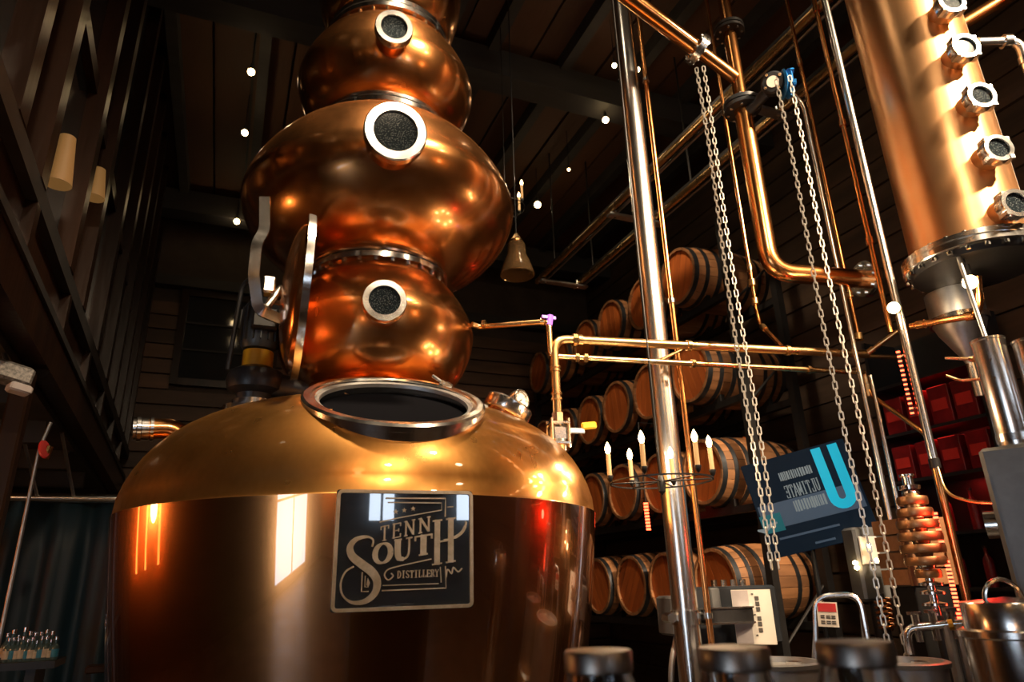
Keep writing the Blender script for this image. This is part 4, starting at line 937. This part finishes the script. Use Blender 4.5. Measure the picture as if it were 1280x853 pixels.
# control box behind the post with a paper sheet hung on it
bc = pt(895, 770, 3.62); Rb = Matrix((RGT, -TOW, Vector((0, 0, 1)))).transposed(); R = mat4(Rb, bc)
cb = thing('control_box', 'black control box with grey side covers mounted behind the steel post', 'control box', bc - Vector((0, 0, .16)))
MB().box((.06, 0, 0), (.46, .16, .26), R, bev=.012).build('body', M['black'], cb)
MB().box((-.22, -.02, .01), (.10, .18, .17), R, bev=.01).build('side_cover', M['concrete_grey'], cb)
MB().box((-.04, -.085, .06), (.05, .03, .13), R, bev=.006).build('side_cover', M['concrete_grey'], cb)
for k in range(4): MB().cyl(R @ Vector((-.0 + k * .05, -.02, .13)), R @ Vector((-.0 + k * .05, -.02, .16)), .014, 10).build('cable_gland', M['steel'], cb)
MB().box((.06, 0, -.55), (.08, .08, .85), R).build('stand', M['iron'], cb)
MB().tube(fillet([R @ Vector((-.22, -.02, -.08)), R @ Vector((-.28, -.06, -.2)), R @ Vector((-.29, -.05, -.4)), R @ Vector((-.22, 0, -.7))], .1), .014, 10).build('cable', M['steel_dull'], cb)
q = [pt(914, 738, 3.5), pt(963, 737, 3.5), pt(971, 806, 3.5), pt(921, 806, 3.5)]
oc_ = sum(q, Vector()) / 4; ux = (q[1] - q[0]).normalized(); uz = ux.cross((q[0] - q[3]).normalized()).normalized(); uy = uz.cross(ux); R = Matrix((ux, uy, uz)).transposed().to_4x4(); R.translation = oc_
Wp = (q[1] - q[0]).length; Hp = (q[0] - q[3]).length
sh = thing('paper_sheet', 'printed paper sheet clipped to the control box bracket', 'paper', oc_ - Vector((0, 0, Hp / 2)))
MB().box((0, 0, 0), (Wp, Hp, .006), R).build('sheet', M['paper'], sh)
MB().box((-Wp * .28, 0, .003), (Wp * .42, Hp * .98, .003), R).build('grey_panel', M['paper_dark'], sh)  # darker grey strip over the left part of the sheet
for k, (yy) in enumerate((.34, .24, .14, -.03, -.13, -.24)):
    MB().box((Wp * .14, Hp * yy, .004), (Wp * .10, Hp * .075, .002), R).build('print_block', M['ink'], sh)
for yy in (.42, .04, -.33): MB().box((Wp * .04, Hp * yy, .004), (Wp * .05, Hp * .02, .002), R).build('print_mark', M['ink'], sh)

# step ladder with a warning card
lad = thing('step_ladder', 'steel hoop of a small step ladder with a warning card', 'ladder', pt(995, 853, 3.3) * 1)
lp_ = [pt(975, 900, 3.25), pt(1019, 746, 3.3), pt(1074, 743, 3.3), pt(1100, 880, 3.25)]
lp_[0].z = .02; lp_[3].z = .02
MB().tube(fillet(lp_, .06), .012, 10).build('front_hoop', M['steel'], lad)
bk = [p - TOW * .2 for p in (lp_[0], lp_[3])]; tp = [p for p in (lp_[1], lp_[2])]
for p, s in zip(bk, tp): MB().cyl(p, s - Vector((0, 0, .05)), .010, 8).build('rear_leg', M['steel_dull'], lad)
for u in (.3, .6):
    p0 = along(lp_[0], lp_[1], u); p1 = along(lp_[3], lp_[2], u); MB().box((p0 + p1) / 2 - TOW * .06, ((p1 - p0).length, .14, .02), Matrix.Identity(4)).build('step', M['iron'], lad)
q = [pt(1023, 753, 3.29), pt(1049, 754, 3.29), pt(1046, 784, 3.29), pt(1020, 783, 3.29)]
oc_ = sum(q, Vector()) / 4; ux = (q[1] - q[0]).normalized(); uz = ux.cross((q[0] - q[3]).normalized()).normalized(); uy = uz.cross(ux); R = Matrix((ux, uy, uz)).transposed().to_4x4(); R.translation = oc_
Wp = (q[1] - q[0]).length; Hp = (q[0] - q[3]).length
cdx = MB().box((0, 0, 0), (Wp, Hp, .005), R).build('warning_card', M['paper'], lad)
MB().box((0, Hp * .28, .003), (Wp * .88, Hp * .34, .002), R).build('red_panel', M['red'], cdx)
for yy in (-.06, -.14, -.28, -.36):
    for xx in (-.25, .02, .27): MB().box((Wp * xx, Hp * yy, .003), (Wp * .2, Hp * .05, .002), R).build('print_line', M['ink'], cdx)

def drum(c, r, h_, label):
    c = Vector((c.x, c.y, 0)); t = thing('steel_drum', label, 'drum', c); R = Matrix.Translation(c)
    MB().lathe([(0, 0), (r, 0), (r, h_ - .02), (r + .012, h_ - .018), (r + .014, h_ - .004), (r + .006, h_), (r - .008, h_), (r - .012, h_ - .02), (0, h_ - .025)], 48, R).build('shell', M['steel_dull'], t)
    for z in (h_ * .33, h_ * .66): MB().lathe([(r, z - .015), (r + .012, z), (r, z + .015)], 48, R).build('rib', M['steel_dull'], t)
    MB().lathe([(0, h_ - .024), (.03, h_ - .024), (.03, h_ - .008), (0, h_ - .006)], 16, Matrix.Translation((r * .6, 0, 0)) @ R).build('bung_cap', M['steel'], t)
p = pt(968, 830, 2.95); drum(p, .155, pt(968, 828, 2.9).z, 'grey steel drum beside the step ladder foot')
p = pt(1130, 830, 2.92); drum(p, .13, pt(1130, 827, 2.88).z, 'grey steel drum below the small copper-plate tower')

# small tower of copper plates
tc = pt(1150, 670, 3.3); zt0 = pt(1168, 770, 3.3).z; zt1 = pt(1136, 597, 3.3).z; o = Vector((tc.x, tc.y, 0))
tw = thing('plate_tower', 'small steel rod stacked with round copper plates', 'plate column', Vector((tc.x, tc.y, zt0)))
MB().cyl((o.x, o.y, 0), (o.x, o.y, zt0), .02, 12).build('stand', M['iron'], tw)
MB().cyl((o.x, o.y, zt0), (o.x, o.y, zt1), .016, 14).build('rod', M['steel'], tw)
n_ = 7
for k in range(n_):
    z = zt0 + (zt1 - zt0) * (.26 + .62 * k / n_); r = (.045, .074, .080, .080, .075, .065, .055)[k]
    MB().lathe([(.016, z), (r, z), (r + .003, z + .008), (r + .003, z + .024), (r, z + .032), (.016, z + .032)], 36, Matrix.Translation(o), closed=True).build('plate', M['plate_copper'], tw)
    MB().lathe([(.016, z + .033), (.03, z + .034), (.034, z + .046), (.03, z + .056), (.016, z + .058)], 20, Matrix.Translation(o), closed=True).build('spacer', M['steel'], tw)
MB().lathe([(0, zt1 - .055), (.04, zt1 - .05), (.042, zt1 - .035), (.02, zt1 - .03), (.02, zt1), (.028, zt1 + .004), (.028, zt1 + .012), (0, zt1 + .012)], 24, Matrix.Translation(o)).build('cap', M['steel'], tw)
for z in (.06, .14, .2): zz = zt0 + (zt1 - zt0) * z; MB().lathe([(.016, zz), (.045, zz + .004), (.045, zz + .014), (.016, zz + .02)], 24, Matrix.Translation(o), closed=True).build('collar', M['steel'], tw)
# valve manifold below the tower
mf = thing('valve_manifold', 'chrome valve manifold with taps at the tower foot', 'valve', pt(1168, 800, 3.15))
a_, b_2 = pt(1132, 786, 3.15), pt(1206, 779, 3.15)
MB().tube(fillet([a_ - Vector((0, 0, .09)), a_, b_2], .04), .016, 12).build('header', M['steel'], mf)
for u in (.2, .5, .8):
    p = along(a_, b_2, u); MB().cyl(p - Vector((0, 0, .05)), p + Vector((0, 0, .045)), .014, 10).build('tap', M['steel'], mf)
    MB().box(p + Vector((0, 0, .05)), (.06, .016, .012)).build('tap_handle', M['steel'], mf)
MB().cyl(along(a_, b_2, .66) + TOW * .02, along(a_, b_2, .74) + TOW * .02, .019, 10).build('yellow_tag', M['yellow'], mf)
for u in (.70, .9):
    p = along(a_, b_2, u); MB().cyl((p.x, p.y, 0), p, .018, 10).build('leg_pipe', M['steel_dull'], mf)
# reflected grey shape built as a lamp panel behind the chain, wooden crate
pc_ = pt(1085, 705, 3.9); R = mat4(Rb, pc_)
ip = thing('reflection_panel', 'pale grey reflected shape built as a panel with small yellow lamps behind the chain', 'reflected shape', (pc_.x, pc_.y, 0))
MB().box((0, 0, 0), (.17, .10, .34), R, bev=.012).build('housing', M['concrete_grey'], ip)
MB().box((-.02, -.055, .06), (.10, .012, .13), R, bev=.004).build('cover', M['paper_dark'], ip)
MB().cyl((pc_.x, pc_.y, 0), (pc_.x, pc_.y, pc_.z - .17), .03, 12).build('pedestal', M['iron'], ip)
for (px, py_) in ((1069, 704), (1071, 710), (1086, 682), (1096, 701)):
    p = pt(px, py_, 3.8); MB().lathe([(0, -.012), (.010, -.006), (.013, 0), (.010, .006), (0, .012)], 10, Matrix.Translation(p)).build('lamp', M['globe'], ip)
pc_ = pt(1142, 690, 3.62); R = mat4(Rb, pc_)
cr = thing('wooden_crate', 'small pale wooden crate behind the copper-plate tower', 'crate', (pc_.x, pc_.y, pc_.z - .15))
for k in range(4): MB().box((0, 0, -.105 + .07 * k), (.24, .16, .062), R).build('slat', M['oak'], cr)
for s in (-1, 1): MB().box((s * .1, -.085, 0), (.03, .012, .28), R).build('batten', M['oak'], cr)
MB().box((0, 0, -.14 - (pc_.z - .14) / 2), (.2, .14, pc_.z - .15), R).build('stand', M['iron'], cr)
co = pt(1106, 768, 3.4); cl_ = thing('copper_coil', 'small shiny copper coil standing behind the chain', 'coil', co - Vector((0, 0, .07)))
MB().tube([co + Vector((.03 * math.cos(k * .7), .03 * math.sin(k * .7), -.06 + k * .0022)) for k in range(56)], .006, 6).build('coil', M['pipe_copper'], cl_)
MB().cyl((co.x, co.y, 0), co + Vector((0, 0, .08)), .012, 10).build('stem', M['iron'], cl_)

# red-lit shelf against the boarded wall
sc_ = ptX(1188, 560, 5.0); sh_ = thing('red_lit_shelf', 'dark shelf unit glowing red against the boarded wall', 'shelf', (5.05, sc_.y, 0))
y0, y1 = sc_.y - .42, sc_.y + .45; zs = [ptX(1195, v, 4.95).z for v in (735, 665, 592, 528, 460)]
for y in (y0, y1): MB().box((5.05, y, 1.7), (.36, .03, 3.4)).build('side_panel', M['black'], sh_)
MB().box((5.24, (y0 + y1) / 2, 1.7), (.02, y1 - y0, 3.4)).build('back_panel', M['black'], sh_)
for z in zs: MB().box((5.05, (y0 + y1) / 2, z - .012), (.36, y1 - y0, .024)).build('shelf_board', M['black'], sh_)
for k, z in enumerate(zs[1:4]):
    light('AREA', 'shelf_led_glow', (5.0, (y0 + y1) / 2, zs[k + 2] - .04 if k + 2 < len(zs) else z + .3), 1.2, (1, .03, .02), .25, (5.05, (y0 + y1) / 2, z))
words = ['lowest', 'second', 'third', 'top']
for k, z in enumerate(zs[:-1]):
    hh = (zs[k + 1] - z) * .72
    for q in range(4):
        y = y0 + .14 + q * .198 + rnd.uniform(-.008, .008)
        lab = '%s from the shelf end nearer the column, on its %s board' % (ords[q], words[k])
        if k in (0, 1):
            t = thing('red_bottle', 'red-lit bottle, ' + lab, 'bottle', (4.97, y, z), group='bottles on the red shelf'); r = .034
            MB().lathe([(0, 0), (r, 0), (r, hh * .6), (r * .9, hh * .68), (r * .35, hh * .78), (r * .35, hh * .95), (0, hh * .95)], 20, Matrix.Translation((4.97, y, z))).build('glass_body', M['red_box'], t)
            MB().lathe([(0, hh * .94), (r * .45, hh * .94), (r * .45, hh), (0, hh)], 14, Matrix.Translation((4.97, y, z))).build('cap', M['black'], t)
        else:
            t = thing('red_carton', 'red carton, ' + lab, 'box', (4.98, y, z), group='cartons on the red shelf')
            MB().box((4.98, y, z + hh / 2 + .001), (.2, .165, hh), bev=.004).build('carton', M['red_box'], t)
            MB().box((4.876, y, z + hh * .5), (.004, .12, hh * .3)).build('carton_label', M['red'], t)
# red light strips
def led_strip(p0, p1, n__, label, s=.011):
    t = thing('light_strip', label, 'light strip', min((p0, p1), key=lambda v: v.z))
    d = (p1 - p0).normalized(); Rm = mat4(frame(d, (CAM - p0)), p0); L = (p1 - p0).length
    MB().box((0, 0, L / 2), (.010, .014, L), Rm).build('channel', M['black'], t)
    me = MB().box((0, 0, 0), (s * .7, s * 1.7, s * .7)).mesh('diode', M['led'])
    for k in range(n__): inst('diode', me, t, Rm @ Matrix.Translation((.007, 0, L * (k + .5) / n__)))
    return t
def vseg(px0, py0, py1, d):
    a_ = pt(px0, py0, d); z = pt(px0 + (py1 - py0) * .24, py1, d).z; return Vector((a_.x, a_.y, z)), a_
led_strip(*vseg(1168, 640, 690, 3.3), 10, 'upper red light strip along the lower copper riser')
led_strip(*vseg(1183, 700, 775, 3.3), 15, 'lower red light strip along the lower copper riser')
o = led_strip(*vseg(1122, 438, 520, 3.425), 14, 'red light strip behind the steel riser above its cap', .009)
q0, q1 = vseg(1122, 438, 520, 3.425)
for u in (.1, .9): p = along(q0, q1, u); MB().cyl(p, (sp0.x, sp0.y, p.z), .005, 8).build('clip', M['steel'], o)
o = led_strip(pt(811, 664, 6.75), pt(807, 628, 6.75), 9, 'reflected orange-red dots built as a short light strip beside the barrel heads', .024)  # red dots mirrored in glass, built as a strip with an added cord
q0 = pt(807, 628, 6.75); zz = tiers[1][0] - RB - .03
MB().tube([q0, Vector((q0.x, q0.y, zz)), Vector((HX + .15, q0.y, zz))], .005, 6).build('cord', M['black'], o)
light('POINT', 'strip_glow', pt(1190, 650, 3.2), 2.0, (1, .04, .02), .03)

# steel kettle in the lower right corner
kc = pt(1268, 800, 2.35); zt = pt(1250, 752, 2.35).z; o = Vector((kc.x, kc.y, 0)); R = Matrix.Translation(o); r = .115
kt = thing('steel_kettle', 'lidded steel kettle with a loop handle in front of the red-lit pipe', 'kettle', o)
MB().lathe([(0, .5), (r * .8, .5), (r, .58), (r, zt - .09), (r + .012, zt - .085), (r + .012, zt - .07), (r, zt - .066)], 48, R).build('body', M['steel'], kt)
MB().lathe([(r * .93, zt - .07), (r * .93, zt - .005), (r * .90, zt), (0, zt + .012)], 48, R).build('lid', M['steel'], kt)
MB().tube([o + Vector((RGT.x * .06 * math.cos(u), RGT.y * .06 * math.cos(u), zt + .005 + .05 * math.sin(u))) for u in [PI * k / 10 for k in range(11)]], .006, 8).build('handle', M['steel'], kt)
MB().lathe([(r, .62), (r + .006, .63), (r, .64)], 48, R).build('rib', M['steel'], kt)
for k in range(3):
    a_ = k * 2.1; MB().cyl(o + Vector((math.cos(a_) * .1, math.sin(a_) * .1, 0)), o + Vector((math.cos(a_) * .1, math.sin(a_) * .1, .52)), .018, 10).build('leg', M['steel_dull'], kt)

# ================================================================== UNDER THE MEZZANINE
yc = 6.0; zr = ptY(90, 623, yc).z
rod = thing('curtain_rod', 'bright steel curtain rod hung under the mezzanine', 'curtain rod', (-2.4, yc, zr))
MB().cyl((-4.4, yc, zr), (-.62, yc, zr), .034, 16).build('rod', M['steel'], rod)
for x in (-3.6, -2.4, -1.28, -1.05): MB().cyl((x, yc, zr), (x - .04, yc - .6, 2.62), .012, 8).build('hanger', M['steel_dull'], rod)
cu = MB(); vv = []; ff = []; nx = 150
for k in range(nx + 1):
    x = -4.4 + 3.75 * k / nx
    for q in range(7):
        z = zr - .03 - (zr - .05) * q / 6; amp = .03 + .045 * q / 6
        vv.append((x, yc + .03 + amp * math.sin(x * 19) + .4 * amp * math.sin(x * 47 + 1), z))
for k in range(nx):
    for q in range(6): a_ = k * 7 + q; ff.append((a_, a_ + 1, a_ + 8, a_ + 7))
cu.add(vv, ff); co_ = cu.build('curtain', M['curtain'], label='dark blue-green curtain hanging in folds behind the bottle shelf', cat='curtain', ang=180)
sm = co_.modifiers.new('thickness', 'SOLIDIFY'); sm.thickness = .006
# bottle shelf
bz = ptY(35, 826, 5.2).z; bs = thing('bottle_shelf', 'dark low shelf lined with small bottles in front of the curtain', 'shelf', (-1.6, 5.2, 0))
MB().box((-1.7, 5.22, bz - .02), (1.75, .34, .04)).build('shelf_board', M['black'], bs)
for x in (-2.5, -.95): MB().box((x, 5.25, bz / 2 - .02), (.05, .28, bz - .04)).build('side_panel', M['black'], bs)
bt = thing('small_bottle', 'x', 'bottle')
MB().lathe([(0, 0), (.026, 0), (.028, .006), (.028, .085), (.022, .10), (.010, .115), (.010, .14), (0, .14)], 18).build('glass_body', M['bottle'], bt, local=True)
MB().lathe([(.0285, .02), (.029, .02), (.029, .075), (.0285, .075)], 18, closed=True).build('paper_label', M['label'], bt, local=True)
MB().lathe([(0, .138), (.012, .138), (.012, .16), (0, .16)], 12).build('cap', M['steel'], bt, local=True)
pos = [(7 + 5.9 * k, 0) for k in range(11)] + [(4 + 7 * k, 1) for k in range(9)]
cnt = [0, 0]
for n_, (px, rw) in enumerate(pos):
    p = ptY(px, 826, 5.14 if rw == 0 else 5.28); Mx = Matrix.Translation((p.x, p.y, bz)) @ Matrix.Rotation(rnd.uniform(0, 6), 4, 'Z') @ Matrix.Scale(rnd.uniform(.85, 1.15) * (1.0 if rw else .8), 4)
    o = bt if n_ == 0 else copy_tree(bt, Mx)
    if n_ == 0: o.matrix_basis = Mx
    cnt[rw] += 1
    if n_ % 3 == 1:
        for ch in o.children:
            if ch.name.startswith('paper_label'):
                ch.data = ch.data.copy(); ch.data.materials[0] = M['label_blue']
    o['label'] = ('small blue-labelled bottle, %s in the %s shelf row counting towards the still' if n_ % 3 == 1 else 'small tan-labelled bottle, %s in the %s shelf row counting towards the still') % (ords[cnt[rw] - 1], 'front' if rw == 0 else 'rear')
    o['group'] = 'bottles on the low shelf'; o['category'] = 'bottle'
# lone blue bottle on its ledge beside the still
p = ptY(146, 830, 5.0); ld = thing('wall_ledge', 'short pale ledge sticking out beside the still', 'ledge', (p.x, p.y, 0))
MB().box((p.x - .02, p.y, p.z - .02), (.26, .16, .04), bev=.006).build('board', M['dark_wood'], ld)
MB().box((p.x - .02, p.y + .02, p.z / 2 - .02), (.06, .06, p.z - .04)).build('bracket', M['black'], ld)
b2 = thing('blue_bottle', 'blue bottle with a tan neck standing alone on the short ledge', 'bottle', (p.x, p.y, p.z)); R = Matrix.Translation((p.x, p.y, p.z))
MB().lathe([(0, 0), (.028, 0), (.028, .12), (.014, .15), (.012, .17), (0, .17)], 18, R).build('glass_body', M['label_blue'], b2)
MB().lathe([(0, .168), (.014, .168), (.012, .2), (.006, .215), (0, .215)], 14, R).build('cap', M['yellow'], b2)
MB().lathe([(.0285, .0), (.029, .0), (.029, .03), (.0285, .03)], 18, R, closed=True).build('paper_label', M['label'], b2)
# fittings at the mezzanine edge
p = pt(48, 463, 4.1); sp_ = thing('spot_lamp', 'small white spot lamp under the mezzanine edge', 'spotlight', p)
ln_ = (CAM - p).normalized(); ln_ = (ln_ + Vector((.2, .2, -.5))).normalized(); R = mat4(frame(ln_), p)
MB().lathe([(0, -.09), (.03, -.09), (.045, -.02), (.048, .0), (.040, .0)], 20, R).build('can', M['black'], sp_)
MB().lathe([(0, -.004), (.040, -.004)], 20, R).build('lens', M['globe'], sp_, ang=180)
MB().cyl(p - ln_ * .08, (p.x - .02, p.y, 2.66), .010, 8).build('arm', M['black'], sp_)
p = pt(13, 468, 3.75); R = Matrix.Translation(p) @ Matrix.Rotation(.5, 4, 'Z') @ Matrix.Rotation(.15, 4, 'Y')
fx = thing('mesh_fixture', 'grey wire-mesh fixture hanging under the mezzanine', 'speaker', p)
MB().box((0, 0, 0), (.16, .12, .085), R, bev=.012).build('grille', M['mesh_grey'], fx)
MB().box((.05, -.02, -.06), (.09, .08, .04), R, bev=.008).build('mount', M['paper_dark'], fx)
MB().cyl(p, (p.x - .06, p.y, 2.66), .010, 8).build('arm', M['black'], fx)
p = pt(55, 562, 4.6); rv = thing('red_valve', 'small valve with a red handwheel on a thin pipe', 'valve', p)
R = mat4(frame(Vector((.5, -.6, .3))), p)
MB().lathe([(.0, -.006), (.052, -.006), (.058, 0), (.052, .008), (0, .008)], 20, R @ Matrix.Diagonal((1, .55, 1, 1))).build('handwheel', M['red'], rv)
MB().cyl(p + Vector((.01, .01, -.05)), p + Vector((.02, .02, .02)), .02, 10).build('body', M['brass'], rv)
MB().tube(fillet([Vector((p.x - .03, p.y + .03, .1)), p + Vector((-.03, .03, .0)), p + Vector((.0, .03, .45 if p.z + .45 < 2.5 else 2.5 - p.z))], .05), .010, 8).build('pipe', M['steel_dull'], rv)

# ================================================================== JARS ON THE BAR IN FRONT
ct = .92
names = ['glass jar with a steel lid on the bar in front of the pot', 'glass jar with a steel lid on the bar in front of the control box', 'glass jar with a steel lid on the bar in front of the step ladder']
zl = pt(748, 814, ct).z; cz = zl - .135
bar_d = Vector((math.sin(math.radians(38)), math.cos(math.radians(38)), 0)); bar_r = Vector((bar_d.y, -bar_d.x, 0))
bcn = bar_d * ct; Rm = mat4(Matrix((bar_r, bar_d, Vector((0, 0, 1)))).transposed(), (bcn.x, bcn.y, 0))
bar = thing('bar_counter', 'dark wooden bar counter under the jars', 'counter', (bcn.x, bcn.y, 0))
MB().box((0, .02, cz - .02), (1.5, .26, .04), Rm, bev=.006).build('top', M['dark_wood'], bar)
MB().box((0, .05, cz / 2 - .02), (1.4, .12, cz - .04), Rm).build('front_panel', M['dark_wood'], bar)
for (px, py_, lab) in zip((747, 916, 1066), (814, 810, 803), names):
    p = pt(px, py_, ct + .02); o = Vector((p.x, p.y, cz)); R = Matrix.Translation(o); r = .047; h_ = p.z - cz
    t = thing('mason_jar', lab, 'jar', o)
    MB().lathe([(0, 0), (r * .96, 0), (r, .008), (r, h_ - .05), (r * .84, h_ - .028), (r * .84, h_ - .004), (r * .79, h_ - .004), (r * .79, h_ - .03), (r * .94, h_ - .052), (r * .94, .012), (0, .008)], 36, R).build('glass_body', M['glass'], t)
    MB().lathe([(r * .86, h_ - .024), (r * .9, h_ - .022), (r * .9, h_ - .002), (r * .86, h_ + .001), (0, h_ + .002)], 36, R).build('lid', M['jar_lid'], t)
